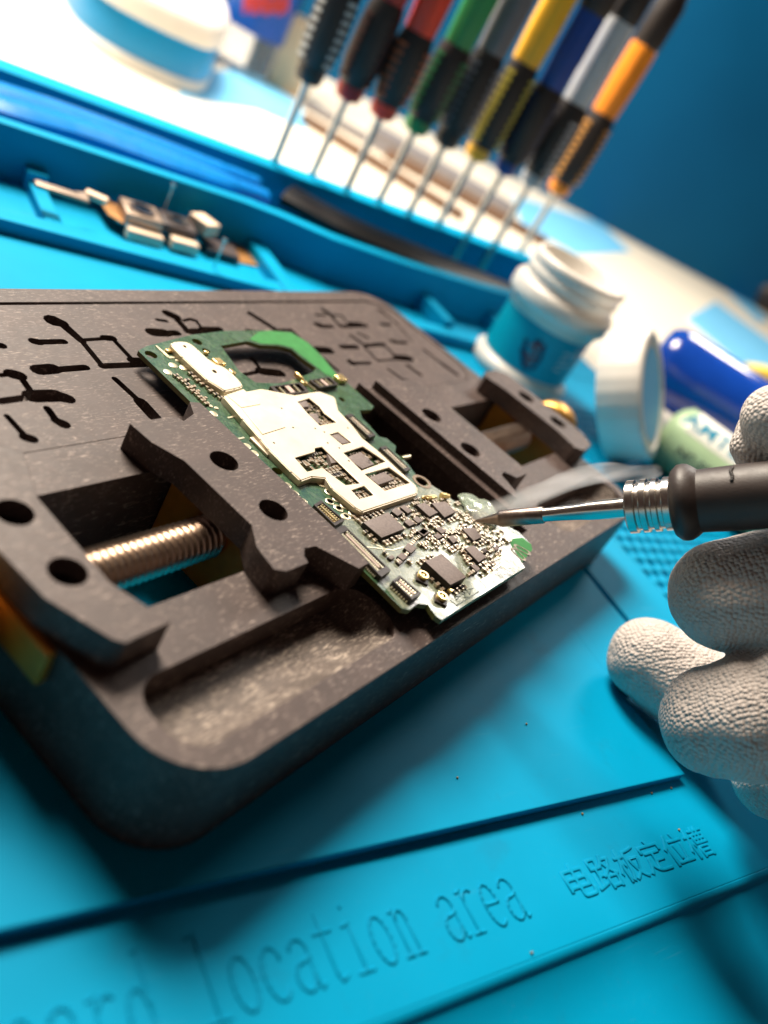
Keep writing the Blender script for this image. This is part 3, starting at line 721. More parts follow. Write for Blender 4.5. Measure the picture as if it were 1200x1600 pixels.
def cluster(poly, count, x0, x1, y0, y1, size=1.0):
    for _ in range(count):
        x, y = random.uniform(x0, x1), random.uniform(y0, y1); along = random.random() < .5; n_ = random.choice((1, 2, 3, 3, 4, 5, 6))
        turned = random.random() < .75; l = random.uniform(.07, .11)*size; w = l*random.uniform(.5, .62); h = random.uniform(.03, .055)*size; dk = random.random() < .14
        for k in range(n_):
            px_, py_ = (x+k*(w if turned else l)*1.5, y) if along else (x, y+k*(w if turned else l)*1.5)
            if inside((px_, py_), poly): passive(px_, py_, (1.571 if turned else 0) if along else (0 if turned else 1.571), l, w, h, dk)
cluster(sil, 620, 9.9, 14.6, 2.3, 5.4)
# inside the shield windows
for w in wins:
    xs = [a[0] for a in w]; ys = [a[1] for a in w]
    cluster(w, 60, min(xs), max(xs), min(ys), max(ys), 1.15)
# strips of solder joints in the left band
for a, b, m in ((c6((250, 295))[0], c6((415, 450))[0], 20), (c6((318, 285))[0], c6((500, 430))[0], 17), (c6((300, 320))[0], c6((390, 415))[0], 9)):
    p, q = P(ZP, a, b)
    for k in range(m):
        t = k/(m-1); passive(p[0]*(1-t)+q[0]*t+random.uniform(-.03, .03), p[1]*(1-t)+q[1]*t, 0, .10, .05, .04, random.random() < .3)
for nm, b, mt in (('passive_bodies', body_bm, M['ceramic']), ('solder_ends', end_bm, M['solder']), ('dark_passives', dark_bm, M['chip_side'])):
    tag(obj(nm, b, mt, pcb, smooth=0), kind='stuff')
# printed marks near the front edge
bm = bmesh.new()
for st in (((385, 1050), (400, 1075), (425, 1045), (385, 1050)), ((445, 1030), (470, 1022), (470, 1058), (495, 1050)), ((490, 1000), (512, 1030), (520, 990)), ((505, 985), (540, 978)), ((350, 1080), (400, 1125), (590, 1005))):
    q = P(ZP+.005, *c8(*st))
    for a, b in zip(q, q[1:]): prism(capsule(a, b, .010, n=2), ZP+.003, ZP+.008, bm)
obj('printed_mark', bm, M['ink_grey'], pcb, smooth=0)
# raised traces in the front area
bm = bmesh.new()
for st in (((690, 720), (800, 690)), ((680, 745), (820, 700)), ((660, 840), (760, 760)), ((650, 865), (790, 770)), ((710, 860), (760, 835)), ((780, 790), (850, 830))):
    q = P(ZP, *c8(*st))
    for a, b in zip(q, q[1:]): prism(capsule(a, b, .012, n=2), ZP, ZP+.010, bm)
for st in (((560, 690), (800, 720), (900, 690)), ((600, 650), (720, 700)), ((430, 440), (640, 360), (900, 265))):
    q = P(ZP, *c7(*st))
    for a, b in zip(q, q[1:]): prism(capsule(a, b, .012, n=2), ZP, ZP+.010, bm)
obj('trace_lines', bm, M['gold_pale'], pcb, smooth=0)

# ------------------------------------------------------------------ soldering iron, tip on the board
A, B = atd(742, 814, 14.75), atd(1260, 768, 12.5)
A.z = max(A.z, ZP+.10)
ax = (B-A).normalized()
iron = thing('soldering_iron', 'soldering iron with steel collar and black grip touching the board with its tip', 'soldering iron', A, axis_mtx((0, 0, 0), ax).to_euler())
def span(xpix):            # distance along the axis whose picture falls at column xpix
    lo, hi = 0, (B-A).length*1.4
    for _ in range(50):
        m = (lo+hi)/2; p = A+ax*m-EYE
        if 600+F_PX*p.dot(RT)/p.dot(FWD) < xpix: lo = m
        else: hi = m
    return lo
s = span
obj('tip', lathe([(.008, 0), (.022, .03), (.10, s(777)), (.135, s(781)), (.142, s(784)), (.142, s(848)), (.132, s(850))], 28), M['tip'], iron)
obj('tip_shaft', lathe([(.12, s(849)), (.115, s(853)), (.120, s(880)), (.132, s(905)), (.148, s(920)), (.160, s(990))], 28, cap1=False), M['steel'], iron)
pr = [(.14, s(980)), (.36, s(981)), (.415, s(984))]
for k, x in enumerate((998, 1016, 1033)): pr += [(.415, s(x)-.02), (.375, s(x)), (.375, s(x)+.05), (.415, s(x)+.07)]
pr += [(.415, s(1053))]
obj('collar', lathe(pr, 40), M['steel'], iron)
obj('grip', lathe([(.38, s(1049)), (.50, s(1054)), (.575, s(1063)), (.585, s(1070)), (.575, s(1078)), (.52, s(1088)), (.475, s(1094)), (.475, s(1100)), (.49, s(1170)), (.50, s(1260)), (.50, s(1500))], 44), M['rubber_grip'], iron)
# small moulded notch on the grip
pnt = atd(1152, 735, 12.62); loc = iron.matrix_basis.inverted() @ (pnt*S)/S
bm = bmesh.new(); zc = s(1150)
view = (EYE-(A+ax*zc)).normalized(); up_i = (Vector(UP)-ax*Vector(UP).dot(ax)).normalized(); tv = (view-ax*view.dot(ax)).normalized()
rm = iron.rotation_euler.to_matrix().inverted()
for k in range(8):
    t = .55+.5*k/7; dirv = (tv*math.cos(t)+up_i*math.sin(t)); q = rm @ dirv*.492
    box((q.x, q.y, zc+.012*math.sin(k)), (.05, .05, .05), bm)
obj('grip_notch', bm, M['rubber'], iron, bevel=.015)

# ------------------------------------------------------------------ flux gel and smoke
g = P(ZP, c8((500, 330))[0], c8((640, 300))[0])
bm = bmesh.new(); bmesh.ops.create_icosphere(bm, subdivisions=4, radius=1)
from mathutils import noise as mn
c = at(*c8((590, 330))[0], ZP)
for v in bm.verts:
    k = 1+.35*mn.noise(v.co*1.6)
    v.co = Vector((c.x+v.co.x*.34*k, c.y+v.co.y*.42*k, ZP+.004+max(0, v.co.z)*.20*k))
tag(obj('flux_gel', bm, M['gel'], smooth=80), 'cloudy blob of soldering flux under the tip of the iron', 'flux')
def smoke_mat():
    m = bpy.data.materials.new('flux_smoke'); m.use_nodes = True; t = m.node_tree; t.nodes.remove(t.nodes['Principled BSDF'])
    v = t.nodes.new('ShaderNodeVolumePrincipled'); v.inputs['Color'].default_value = (.98, .985, 1, 1); v.inputs['Anisotropy'].default_value = 0
    tc = t.nodes.new('ShaderNodeTexCoord'); mp = t.nodes.new('ShaderNodeMapping'); mp.inputs['Scale'].default_value = (230, 230, 34)
    nz = t.nodes.new('ShaderNodeTexNoise'); nz.inputs['Scale'].default_value = 1.2; nz.inputs['Detail'].default_value = 3; nz.inputs['Distortion'].default_value = .25
    rp = t.nodes.new('ShaderNodeMapRange'); rp.inputs[1].default_value = .34; rp.inputs[2].default_value = .78; rp.inputs[3].default_value = 0; rp.inputs[4].default_value = 330
    t.links.new(tc.outputs['Object'], mp.inputs[0]); t.links.new(mp.outputs[0], nz.inputs['Vector']); t.links.new(nz.outputs['Fac'], rp.inputs[0])
    t.links.new(rp.outputs[0], v.inputs['Density']); t.links.new(v.outputs[0], t.nodes['Material Output'].inputs['Volume']); return m
way = [atd(738, 806, 14.9), atd(775, 795, 15.2), atd(815, 782, 15.4), atd(850, 768, 15.6), atd(885, 752, 15.8), atd(920, 742, 16), atd(955, 738, 16.2), atd(990, 741, 16.4), atd(1030, 735, 16.7)]
rad = [.10, .17, .21, .19, .20, .20, .19, .17, .12]
sp = spline([(*p, r) for p, r in zip(way, rad)], 5)
bm = tube([p[:3] for p in sp], [max(.02, p[3]) for p in sp], 20)
mm = axis_mtx(way[0], way[-1]); bmesh.ops.transform(bm, matrix=mm.inverted(), verts=bm.verts)
tag(obj('smoke', bm, smoke_mat(), None, way[0], mm.to_euler(), smooth=80), 'thin grey wisp of flux smoke drifting above the soldering iron', 'smoke', kind='stuff')

# ------------------------------------------------------------------ gloved hand
def finger(bm, pts, m=8):
    sp = spline(pts, m); ps = [Vector(p[:3]) for p in sp]; rs = [p[3] for p in sp]
    # round tip: add shrinking rings before the first point
    d = (ps[0]-ps[1]).normalized(); pre, prr = [], []
    for k in range(7):
        a = math.radians(86*(1-k/7)); pre.append(ps[0]+d*rs[0]*math.sin(a)); prr.append(max(.02, rs[0]*math.cos(a)))
    tube(pre+ps, prr+rs, 28, bm)
bm = bmesh.new()
def fp(x, y, dep, r): return (*atd(x, y, dep), r)
# finger below the grip, bent towards the lens
finger(bm, [fp(1135, 930, 13.5, .87), fp(1190, 925, 13.4, .95), fp(1235, 923, 13.4, .95), fp(1270, 926, 13.4, 1.0), fp(1345, 915, 13.3, 1.05), fp(1450, 900, 13.3, 1.0)])
# long finger that rests on the mat
finger(bm, [fp(1014, 1030, 16.7, .80), fp(1054, 1058, 16.6, .87), fp(1090, 1080, 16.5, .85), fp(1130, 1098, 16.3, .92), fp(1220, 1105, 15.6, .96), fp(1330, 1060, 14.6, 1.0), fp(1450, 980, 13.8, 1.1)])
# lowest finger, nearest the lens
finger(bm, [fp(1120, 1127, 13.2, .84), fp(1165, 1123, 13.0, .94), fp(1205, 1116, 12.9, .93), fp(1260, 1095, 12.8, 1.0), fp(1350, 1040, 12.8, 1.0), fp(1450, 980, 13.1, 1.1)])
# little finger lying on the mat behind it
finger(bm, [fp(1212, 1216, 14.7, .70), fp(1265, 1205, 14.4, .76), fp(1345, 1150, 14.2, .8), fp(1440, 1060, 13.6, .9)])
# index finger and thumb over the grip
finger(bm, [fp(1187, 700, 13.4, .42), fp(1215, 672, 13.5, .56), fp(1280, 660, 13.6, .70), fp(1360, 720, 13.6, .9), fp(1460, 850, 13.5, 1.1)])
finger(bm, [fp(1215, 655, 13.0, .52), fp(1262, 680, 12.9, .66), fp(1340, 760, 12.9, .85), fp(1440, 880, 13.1, 1.1)])
# palm, back of the hand and wrist outside the frame
finger(bm, [fp(1370, 700, 13.4, .9), fp(1440, 820, 13.4, 1.4), fp(1480, 950, 13.4, 1.6), fp(1450, 1060, 13.4, 1.1)])
finger(bm, [fp(1450, 900, 13.4, 1.5), fp(1600, 920, 13.6, 2.0), fp(1800, 960, 14.0, 2.2), fp(2100, 1000, 14.6, 2.4)])
hand = obj('person', bm, M['glove'], smooth=180)
rm_ = hand.modifiers.new('remesh', 'REMESH'); rm_.mode = 'VOXEL'; rm_.voxel_size = .045*S; rm_.use_smooth_shade = True
sm_ = hand.modifiers.new('smooth', 'SMOOTH'); sm_.factor = .5; sm_.iterations = 3
bpy.context.view_layer.update()
me = bpy.data.meshes.new_from_object(hand.evaluated_get(bpy.context.evaluated_depsgraph_get()))
hand.modifiers.clear(); hand.data = me
nrm = [v.normal.copy() for v in me.vertices]; flat_ = []
for v, nn in zip(me.vertices, nrm):            # slack, creased fabric
    c_ = v.co*100
    flat_ += list(v.co+nn*S*(.035*mn.noise(c_*1.1)+.016*mn.noise(c_*2.7+Vector((5, 0, 0)))-.05*max(0, mn.noise(Vector((c_.x*.9, c_.y*3.2, c_.z*2.0)))-.22)))
me.vertices.foreach_set('co', flat_); me.update()
tag(hand, 'hand in a rough off-white knitted glove holding the soldering iron', 'person')

# ------------------------------------------------------------------ screwdrivers standing in the rear rim
def soft(name, c, r=.38): return simple(name, c, r, 0, .06, 2)
drivers = [((428, 255), 'black', (.03, .022, .02), (.60, .58, .55), 'precision screwdriver with black handle and white grip slots, leftmost of the row', 7.3, 15),
           ((487, 275), 'dark red', (.42, .015, .015), (.06, .02, .02), 'precision screwdriver with dark red collar and nearly black grip, second of the row', 7.3, 10),
           ((540, 300), 'red', (.90, .045, .015), (.60, .12, .04), 'precision screwdriver with bright red handle and orange red collar', 6.95, 10),
           ((590, 318), 'green', (.02, .27, .08), (.02, .20, .07), 'precision screwdriver with green handle and green collar', 7.16, 10.3),
           ((637, 337), 'grey', (.16, .15, .16), (.30, .30, .34), 'precision screwdriver with dark grey handle and plain black collar', 7.45, 10.3),
           ((684, 353), 'yellow', (.90, .48, .03), (.80, .65, .10), 'precision screwdriver with golden yellow handle and yellow collar', 7.7, 10.3),
           ((728, 372), 'navy', (.0, .05, .28), (.01, .03, .10), 'precision screwdriver with navy blue handle and blue collar', 7.45, 10.1),
           ((770, 388), 'light grey', (.50, .52, .55), (.50, .50, .52), 'precision screwdriver with light grey handle and grey collar', 7.4, 10.4),
           ((812, 395), 'orange', (.95, .30, .02), (.60, .28, .06), 'precision screwdriver with orange handle, rightmost of the row', 7.5, 10.2)]
grip_rot = -2.75
for k, ((x, y), cname, colr, slotc, label, zg, zc) in enumerate(drivers):
    p = at(x, y, 1.3)
    t = thing('screwdriver', label, 'screwdriver', (p.x, p.y, 1.3), (random.uniform(-.018, .018), random.uniform(-.018, .018), math.atan2(-p.y, -p.x)+random.uniform(-.3, .3)), 'precision screwdrivers in the mat rim')
    mc = soft(cname.replace(' ', '_')+'_plastic', colr); ms = soft(cname.replace(' ', '_')+'_slot', slotc)
    z = lambda h: h-1.3
    obj('shaft', lathe([(.135, -1.2), (.135, z(3.95)), (.17, z(4.0)), (.17, z(4.3))], 14), M['steel_dull'], t)
    obj('collar', lathe([(.22, z(4.05)), (.40, z(4.12)), (.47, z(4.28)), (.47, z(4.55)), (.40, z(4.62))], 24), mc if cname != 'grey' else M['rubber'], t)
    obj('grip', lathe([(.42, z(4.5)), (.55, z(4.75)), (.65, z(5.3)), (.65, z(6.4)), (.60, z(zg-.3)), (.54, z(zg))], 26), M['rubber'], t)
    bm = bmesh.new()
    for row, ang in enumerate((-.75, .9)):
        h = 4.85
        while h < zg-.4:
            box((.625*math.cos(ang), .625*math.sin(ang), z(h)), (.06, .34, .12), bm, ang); h += .27
    obj('grip_slots', bm, ms, t, smooth=0)
    rf = lambda r, h, a: r*(1+.04*math.cos(6*a))
    obj('handle', lathe([(.50, z(zg-.05)), (.52, z(zg+.1)), (.56, z((zg+zc)/2)), (.55, z(zc)), (.50, z(zc+.05))], 30, rfun=rf), mc, t)
    obj('upper_grip', lathe([(.53, z(zc)), (.58, z(zc+.2)), (.58, z(zc+1.6)), (.45, z(zc+2.1)), (.30, z(zc+2.2))], 26), M['rubber'], t)
    obj('swivel_cap', lathe([(.28, z(zc+2.15)), (.42, z(zc+2.3)), (.42, z(zc+2.6)), (.36, z(zc+2.7))], 24), mc, t)

# ------------------------------------------------------------------ flux jar and its lid
jb = at(806, 583, 0)
jar = thing('flux_jar', 'open white plastic jar with teal label standing behind the board holder', 'jar', (jb.x, jb.y, 0), (0, 0, math.atan2(-jb.y, -jb.x)))
obj('body', lathe([(1.55, .02), (1.66, .05), (1.70, .16), (1.68, .36), (1.56, .46), (1.47, .50), (1.47, 2.12), (1.52, 2.17), (1.55, 2.27), (1.53, 2.34), (1.60, 2.38), (1.72, 2.48), (1.75, 2.60), (1.74, 2.92), (1.66, 3.04), (1.54, 3.08), (1.52, 3.20), (1.54, 3.34), (1.58, 3.40), (1.54, 3.47), (1.53, 3.60), (1.56, 3.66), (1.58, 3.84), (1.50, 3.93), (1.40, 3.93), (1.35, 3.87), (1.33, 2.9), (1.1, 2.7), (0, 2.65)], 64, cap1=False), M['white_plastic'], jar, smooth=50)
obj('label', lathe([(1.475, .53), (1.485, .54), (1.485, 2.08), (1.475, 2.09)], 64, cap0=False, cap1=False), M['label_blue'], jar)
def wrap(bm, pts, r, a0, w=.05, th=.012):
    for (s0, z0), (s1, z1) in zip(pts, pts[1:]):
        n_ = 4
        for k in range(n_):
            a, b = k/n_, (k+1)/n_
            q = [(s0+(s1-s0)*a, z0+(z1-z0)*a), (s0+(s1-s0)*b, z0+(z1-z0)*b)]
            v = []
            dx, dz = q[1][0]-q[0][0], q[1][1]-q[0][1]; l = math.hypot(dx, dz) or 1; nx, nz = -dz/l*w/2, dx/l*w/2
            for rad in (r, r+th):
                for (u_, z_) in ((q[0][0]-nx, q[0][1]-nz), (q[0][0]+nx, q[0][1]+nz), (q[1][0]+nx, q[1][1]+nz), (q[1][0]-nx, q[1][1]-nz)):
                    an = a0+u_/r; v.append(bm.verts.new((rad*math.cos(an), rad*math.sin(an), z_)))
            for f in ((4, 5, 6, 7), (0, 3, 2, 1), (0, 1, 5, 4), (1, 2, 6, 5), (2, 3, 7, 6), (3, 0, 4, 7)): bm.faces.new([v[i] for i in f])
bm = bmesh.new()
for st in (((-.38, 1.55), (-.2, 1.05), (.05, .72), (.2, .78)), ((-.34, 1.25), (-.08, .85)), ((.28, .78), (.32, 1.25), (.2, 1.68)), ((-.12, 1.6), (.08, 1.72))): wrap(bm, st, 1.487, .05, .13)
obj('emblem_outline', bm, M['ink_navy'], jar, smooth=0)
bm = bmesh.new()
for st in (((-.16, 1.42), (.0, 1.58), (.16, 1.5)), ((-.16, 1.16), (.08, 1.08), (.2, 1.2)), ((-.04, 1.38), (.16, 1.3)), ((-.02, .95), (.16, .95))): wrap(bm, st, 1.492, .05, .11)
obj('emblem_fill', bm, M['ink_red'], jar, smooth=0)
bm = bmesh.new()
for zz, l in ((1.7, .42), (1.5, .32), (1.3, .42), (1.1, .28)): wrap(bm, ((1.0, zz), (1.0+l, zz)), 1.487, .0, .08)
obj('label_print', bm, M['ink_pale'], jar, smooth=0)
# lid on its edge
axd = (RT*.9-FWD*.46-UP*.03).normalized()          # leans back against the syringe
R_l = 1.88
zc_l = R_l*math.sqrt(1-axd.z**2)+.62*abs(axd.z)
lc = at(986, 617, zc_l)
lid = thing('jar_lid', 'white screw lid standing on its edge beside the open jar', 'lid', lc, axis_mtx((0, 0, 0), axd).to_euler())
rib = lambda r, h, a: r*(1+.006*math.cos(a*60)) if .15 < h+.9 < 1.5 else r
obj('shell', lathe([(1.62, -.62), (1.90, -.62), (1.95, -.56), (1.95, .54), (1.90, .62), (1.80, .66), (1.66, .66), (1.60, .60), (0, .60)], 90, cap1=False, cap0=False, rfun=rib), M['white_plastic'], lid, smooth=40)
obj('inner_wall', lathe([(1.62, -.62), (1.66, .42), (0, .44)], 60, cap0=False, cap1=False), M['white_plastic'], lid)
obj('sticker', lathe([(1.40, .604), (1.40, .617), (0, .618)], 48, cap0=False, cap1=False), M['paper_blue'], lid)

# ------------------------------------------------------------------ syringe of flux and blue tube
r_s = 1.08
a, b = at(1048, 678, r_s), at(1205, 794, r_s)
d = (b-a).normalized()
syr = thing('flux_syringe', 'pale green flux syringe with white label lying beside the lid', 'syringe', a, axis_mtx((0, 0, 0), d).to_euler())
obj('barrel', lathe([(.35, -.28), (.62, -.25), (.86, -.14), (r_s, .1), (r_s, 8.5), (1.3, 8.52), (1.3, 8.75)], 48), M['syringe'], syr, smooth=45)
x_, y_, _ = frame_of(d); toward = (EYE-a); toward -= d*toward.dot(d); toward.normalize()
upv = Vector((0, 0, 1))
m3 = syr.rotation_euler.to_matrix().inverted()
lt = m3 @ (toward*.45+upv*.9); ang0 = math.atan2(lt.y, lt.x)
bm = bmesh.new(); n_ = 26
ringA, ringB = [], []
for k in range(n_+1):
    an = ang0-.15+(-.75+1.5*k/n_)
    ringA.append([bm.verts.new((rr_*math.cos(an), rr_*math.sin(an), h)) for rr_, h in ((r_s+.004, .35), (r_s+.012, .36), (r_s+.012, 8.0), (r_s+.004, 8.01))])
for p, q in zip(ringA, ringA[1:]):
    for j in range(3): bm.faces.new((p[j], p[j+1], q[j+1], q[j]))
obj('label', bm, M['syringe_label'], syr)
def wrap_text(name, body, size, h0, ang, mat, flip):
    cu = bpy.data.curves.new(name, 'FONT'); cu.body = body; cu.size = size; cu.extrude = .004; cu.offset = size*.02
    o = bpy.data.objects.new(name, cu); COL.objects.link(o); bpy.context.view_layer.update()
    me = bpy.data.meshes.new_from_object(o.evaluated_get(bpy.context.evaluated_depsgraph_get())); bpy.data.objects.remove(o)
    bm = bmesh.new(); bm.from_mesh(me)
    bmesh.ops.triangulate(bm, faces=bm.faces); bmesh.ops.subdivide_edges(bm, edges=[e for e in bm.edges if e.calc_length() > .15], cuts=1)
    for v in bm.verts:
        an = ang+flip*v.co.y/r_s; r = r_s+.016+v.co.z
        v.co = Vector((r*math.cos(an), r*math.sin(an), h0+v.co.x))
    return obj(name, bm, mat, syr, smooth=0)
# letters run away from the rounded end; their feet face the lens
lowdir = m3 @ (toward*1.0-upv*.2); angl = math.atan2(lowdir.y, lowdir.x)
dlt = (angl-ang0+math.pi) % (2*math.pi)-math.pi
fl = -1 if dlt > 0 else 1
wrap_text('brand_lettering', 'AMTECH', .80, .10, ang0+dlt*.38, M['ink_teal'], fl)
wrap_text('type_lettering', 'NC-559', .42, .55, ang0+dlt*1.15, M['ink_grey'], fl)
r_b = 1.5
a, b = at(1075, 590, r_b), at(1250, 705, r_b)
d = (b-a).normalized()
tb = thing('blue_tube', 'glossy dark blue bottle lying behind the pale green syringe', 'bottle', a, axis_mtx((0, 0, 0), d).to_euler())
obj('body', lathe([(.8, -1.6), (1.2, -1.5), (r_b-.08, -1.2), (r_b, -.8), (r_b, 11.0), (r_b-.3, 11.6), (.6, 11.8)], 48), M['glossblue'], tb, smooth=45)
obj('cap', lathe([(.6, 11.8), (.75, 11.85), (.75, 13.4), (.6, 13.5)], 30), M['white_plastic'], tb)
yc = at(1192, 612, .4)
bm = tube(spline([(yc.x-.8, yc.y+1.2, .8), (yc.x, yc.y, 1.2), (yc.x+1.5, yc.y-1.6, .9)], 8), .5, 16)
tag(obj('yellow_clip', bm, M['yellow'], smooth=60), 'small rounded yellow plastic piece above the blue bottle', 'plastic piece')

# ------------------------------------------------------------------ tray contents
# phone camera module with flex strip
cm = thing('camera_module', 'phone camera module with two lenses and brown flex strip lying in the tray', 'camera module')
def blk(name, x, y, sx, sy, h, z, mat, rz=0, par=cm, bv=.04, tilt=None):
    p = at(x, y, z+h); o = obj(name, box((0, 0, h/2), (sx, sy, h)), mat, par, (p.x, p.y, z), (tilt or 0, 0, rz), bevel=bv); return o
rzc = MA
f1 = blk('lens_housing', 222, 328, .98, .98, .30, .35, M['cam_frame'], rzc-.05)
obj('lens_ring', lathe([(.34, .30), (.34, .35), (.26, .35), (.24, .31)], 28, cap0=False, cap1=False), M['cam_dark'], f1)
obj('lens', lathe([(.30, .302), (.24, .315), (.12, .35), (0, .36)], 28, cap0=False, cap1=False), M['lens'], f1)
f2 = blk('second_lens_housing', 278, 345, .95, .9, .28, .30, M['cam_dark'], rzc-.1)
obj('lens_ring', lathe([(.30, .28), (.30, .32), (.22, .32), (.2, .29)], 28, cap0=False, cap1=False), M['rubber'], f2)
obj('lens', lathe([(.26, .282), (.1, .31), (0, .31)], 28, cap0=False, cap1=False), M['lens'], f2)
blk('foam_pad', 322, 342, .55, .70, .35, .45, M['cam_cream'], rzc+.5)
blk('foam_pad', 228, 362, .95, .35, .28, .1, M['cam_cream'], rzc)
blk('foam_pad', 290, 376, .75, .35, .28, .1, M['cam_cream'], rzc)
blk('chip_block', 345, 385, 1.0, .8, .18, .08, M['cam_dark'], rzc-.1)
fx = [at(*q, .07) for q in ((330, 395), (350, 375), (400, 385), (424, 396), (410, 402), (425, 408), (405, 416), (370, 408))]
obj('flex_tail', prism([(p.x, p.y) for p in fx], .03, .07), M['copper_flex'], cm)
fx = [at(*q, .35) for q in ((150, 305), (185, 320), (195, 350), (170, 335))]
obj('flex_strip', prism([(p.x, p.y) for p in fx], .32, .35), M['copper_flex'], cm)
for x, y, sx, sy, rz in ((98, 297, 1.25, .32, -.1), (128, 302, .55, .20, .5)): blk('flex_connector', x, y, sx, sy, .10, .75, M['cam_frame'], rzc+rz)
blk('flex_connector', 152, 304, .55, .30, .14, .75, M['cam_cream'], rzc-.4)
# two thin headed pins
for x, y, zb in ((271, 288, .5), (352, 374, .3)):
    p = at(x, y, zb+.85)
    obj('pin', lathe([(.025, 0), (.025, .8), (.08, .81), (.08, .86), (.03, .87)], 12), M['steel'], cm, (p.x, p.y, zb))
# blue pry tools in the rear trough
def strip(name, label, path, w, h, mat, group):
    sp = spline(path, 6); bm = bmesh.new(); prev = None
    for i, p in enumerate(sp):
        p = Vector(p); q = Vector(sp[min(i+1, len(sp)-1)]); o_ = Vector(sp[max(i-1, 0)]); d_ = (q-o_); d_.z = 0; d_.normalize(); nn = Vector((-d_.y, d_.x, 0))
        ww = w*(.55+.45*min(1, (len(sp)-1-i)/6))
        ring = [bm.verts.new(p+nn*s_*ww+Vector((0, 0, z_))) for s_, z_ in ((-1, 0), (1, 0), (1, h*.6), (.5, h), (-.5, h), (-1, h*.6))]
        if prev:
            for k in range(6): bm.faces.new((prev[k], prev[(k+1) % 6], ring[(k+1) % 6], ring[k]))
        else: bm.faces.new(ring[::-1])
        prev = ring
    bm.faces.new(prev)
    return tag(obj(name, bm, mat, smooth=50), label, 'pry tool', group)
strip('pry_tool', 'long flat blue plastic pry tool lowest in the rear trough', [at(-160, 122, .95), at(0, 178, .95), at(120, 212, .9), at(250, 258, .85), at(412, 318, .7)], .55, .40, M['toolblue'], 'blue pry tools')
strip('pry_tool', 'blue plastic pry tool with pale edge lying on top against the trough wall', [at(-160, 100, 1.15), at(0, 150, 1.1), at(100, 182, 1.05), at(250, 236, .95), at(400, 292, .8)], .42, .30, M['toolblue'], 'blue pry tools')
# black tool in the right-hand trough
bk = strip('black_tool', 'long black plastic tool lying in the trough below the screwdrivers', [at(445, 312, .7), at(540, 362, .75), at(660, 412, .75), at(790, 462, .6)], .85, .45, M['black_gloss'], None)
bk['category'] = 'tool'

# ------------------------------------------------------------------ things on the desk behind
# blue and white rounded case
def desk_pt(x, y): return at(x, y, ZD)
q = [desk_pt(*k) for k in ((84, -12), (92, 14), (104, 38), (124, 60), (160, 86), (210, 112), (265, 136), (298, 147), (316, 145), (325, 134), (329, 116), (318, 74), (255, -60), (150, -150))]
out = [(p.x, p.y) for p in q]
cx, cy = sum(p[0] for p in out)/len(out), sum(p[1] for p in out)/len(out)
out = smooth_poly([(p[0]-cx, p[1]-cy) for p in out], 2)
case = thing('rounded_case', 'low white rounded case with wide blue band on the white desk', 'case', (cx, cy, ZD))
sc_ = lambda k: [(a[0]*k, a[1]*k) for a in out]
obj('base', prism(sc_(1.0), 0.003, .5, inset=.15), M['white_plastic'], case, smooth=50)
obj('band', prism(sc_(.985), .5, 2.0, inset=.05), simple('azure_plastic', (.0, .26, .58), .4, 0, .05, .5), case, smooth=50)
obj('cover', prism(sc_(.995), 2.0, 3.2, inset=.5), M['white_plastic'], case, smooth=50)
# clear jar with red and blue label
p = desk_pt(372, 108)
cj = thing('clear_bottle', 'clear bottle with blue and red label standing behind the rounded case', 'bottle', (p.x, p.y, ZD), (0, 0, math.atan2(-p.y, -p.x)))
obj('glass', lathe([(1.6, .01), (1.75, .1), (1.75, 9), (1.2, 10), (.8, 10.3), (.8, 11)], 40), M['clear'], cj, smooth=45)
obj('label', lathe([(1.76, 2.2), (1.77, 2.21), (1.77, 6.5), (1.76, 6.51)], 40, cap0=False, cap1=False), simple('deep_blue_label', (.0, .08, .38), .4), cj)
bm = bmesh.new(); wrap(bm, ((-1.2, 3.4), (1.2, 4.4)), 1.775, .1, 1.1); obj('red_band', bm, simple('red_label', (.50, .03, .03), .4), cj, smooth=0)
bm = bmesh.new(); wrap(bm, ((-.35, 4.9), (.1, 5.3), (.35, 4.9), (0, 4.5), (-.35, 4.9)), 1.795, .1, .28); obj('emblem', bm, M['ink_pale'], cj, smooth=0)
obj('lid', lathe([(.95, 11), (.95, 12), (.85, 12.1)], 30), M['white_plastic'], cj)
# dark post, beige block
p = desk_pt(402, 112); bm = prism(rr(-.9, -.7, .9, .7, .25, 3), 0.003, 16)
o = obj('dark_post', bm, M['black_gloss'], None, (p.x, p.y, ZD), (0, 0, -.9), smooth=40); tag(o, 'upright black bar between clear bottle and beige block', 'bar')
p = desk_pt(438, 136); bm = prism(rr(-1.5, -1.1, 1.5, 1.1, .35, 4), 0.003, 3.9, inset=.25)
o = obj('beige_block', bm, M['beige'], None, (p.x, p.y, ZD), (0, 0, -.7), smooth=40, bevel=.1); tag(o, 'beige upright block behind the leftmost screwdriver', 'block')
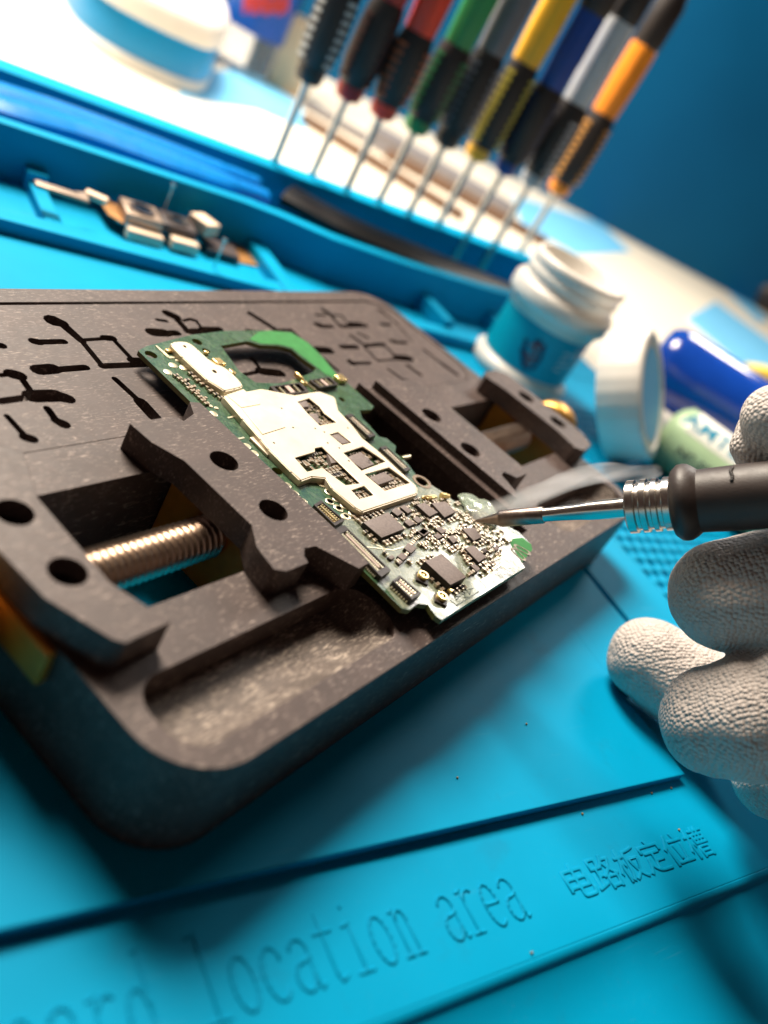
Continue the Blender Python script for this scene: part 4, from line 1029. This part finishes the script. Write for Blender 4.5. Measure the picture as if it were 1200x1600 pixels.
# long strips lying behind the screwdrivers
def bar(name, label, cat, pa, pb, w, h, mat):
    a, b = desk_pt(*pa), desk_pt(*pb); d_ = (b-a); L = d_.length; an = math.atan2(d_.y, d_.x)
    bm = prism(rr(-L/2, -w/2, L/2, w/2, min(w, L)*.2, 4), .003, h, inset=h*.2)
    return tag(obj(name, bm, mat, None, ((a.x+b.x)/2, (a.y+b.y)/2, ZD), (0, 0, an), smooth=40), label, cat)
bar('steel_ruler', 'wide pale grey metal strip lying behind the screwdriver shafts', 'strip', (475, 165), (640, 262), 1.5, .3, M['grey_metal'])
bar('brown_strip', 'long brown strip ending behind the shaft of the orange screwdriver', 'strip', (600, 245), (850, 385), .9, .5, M['brown_wood'])
bar('grey_tray', 'flat grey tray on the desk behind the yellow screwdriver', 'tray', (580, 205), (800, 335), 3.4, .4, M['grey_metal'])
bar('brown_rod', 'thin dark brown rod lying across the white desk behind the red screwdriver', 'rod', (470, 190), (720, 345), .7, .5, M['brown_wood'])
# pale blue sheets
def sheet(label, *pts):
    q = [desk_pt(*p) for p in pts]
    return tag(obj('paper_sheet', prism([(p.x, p.y) for p in q], ZD+.002, ZD+.04), M['paper_blue'], smooth=0), label, 'paper')
sheet('pale blue sheet on the desk near the blue wall', (800, 305), (940, 350), (985, 395), (900, 398), (815, 350))
sheet('pale blue sheet on the desk above the dark blue bottle', (1072, 498), (1118, 472), (1240, 560), (1240, 640))
sheet('pale blue sheet under the rounded case', (275, 150), (330, 112), (395, 110), (470, 165), (478, 205), (400, 172))
sheet('small blue sheet edge at the foot of the wall', (1120, 440), (1160, 462), (1200, 500), (1185, 505))
# dark thing at the foot of the wall
p = desk_pt(1185, 475)
bm = bmesh.new(); bmesh.ops.create_icosphere(bm, subdivisions=4, radius=1)
for v in bm.verts:
    k = 1+.25*mn.noise(v.co*1.3); v.co = Vector((v.co.x*4.5*k, v.co.y*4*k, max(0, v.co.z+.4)*3.0*k))
tag(obj('dark_pouch', bm, M['rubber'], None, (p.x+1, p.y-1, ZD+.003), smooth=70), 'dark crumpled pouch lying at the foot of the blue wall', 'pouch')
# crumbs on the mat
cr_m = simple('crumb', (.30, .20, .08), .6)
for k, (x, y) in enumerate(((714, 1216), (822, 1132), (1048, 1232), (1060, 1297), (909, 1272), (830, 1490), (1018, 1240))):
    u, v = uvat(x, y, 0); zz = 0 if v > 4.1 else ZS
    p = at(x, y, zz)
    bm = bmesh.new(); bmesh.ops.create_icosphere(bm, subdivisions=2, radius=.019)
    for w_ in bm.verts: w_.co *= 1+.5*mn.noise(w_.co*40+Vector((k, 0, 0)))
    tag(obj('crumb', bm, cr_m, None, (p.x, p.y, zz+.013), (k, k*2, k)), 'tiny crumb of debris lying on the front of the blue mat', 'crumb', 'crumbs on the mat')
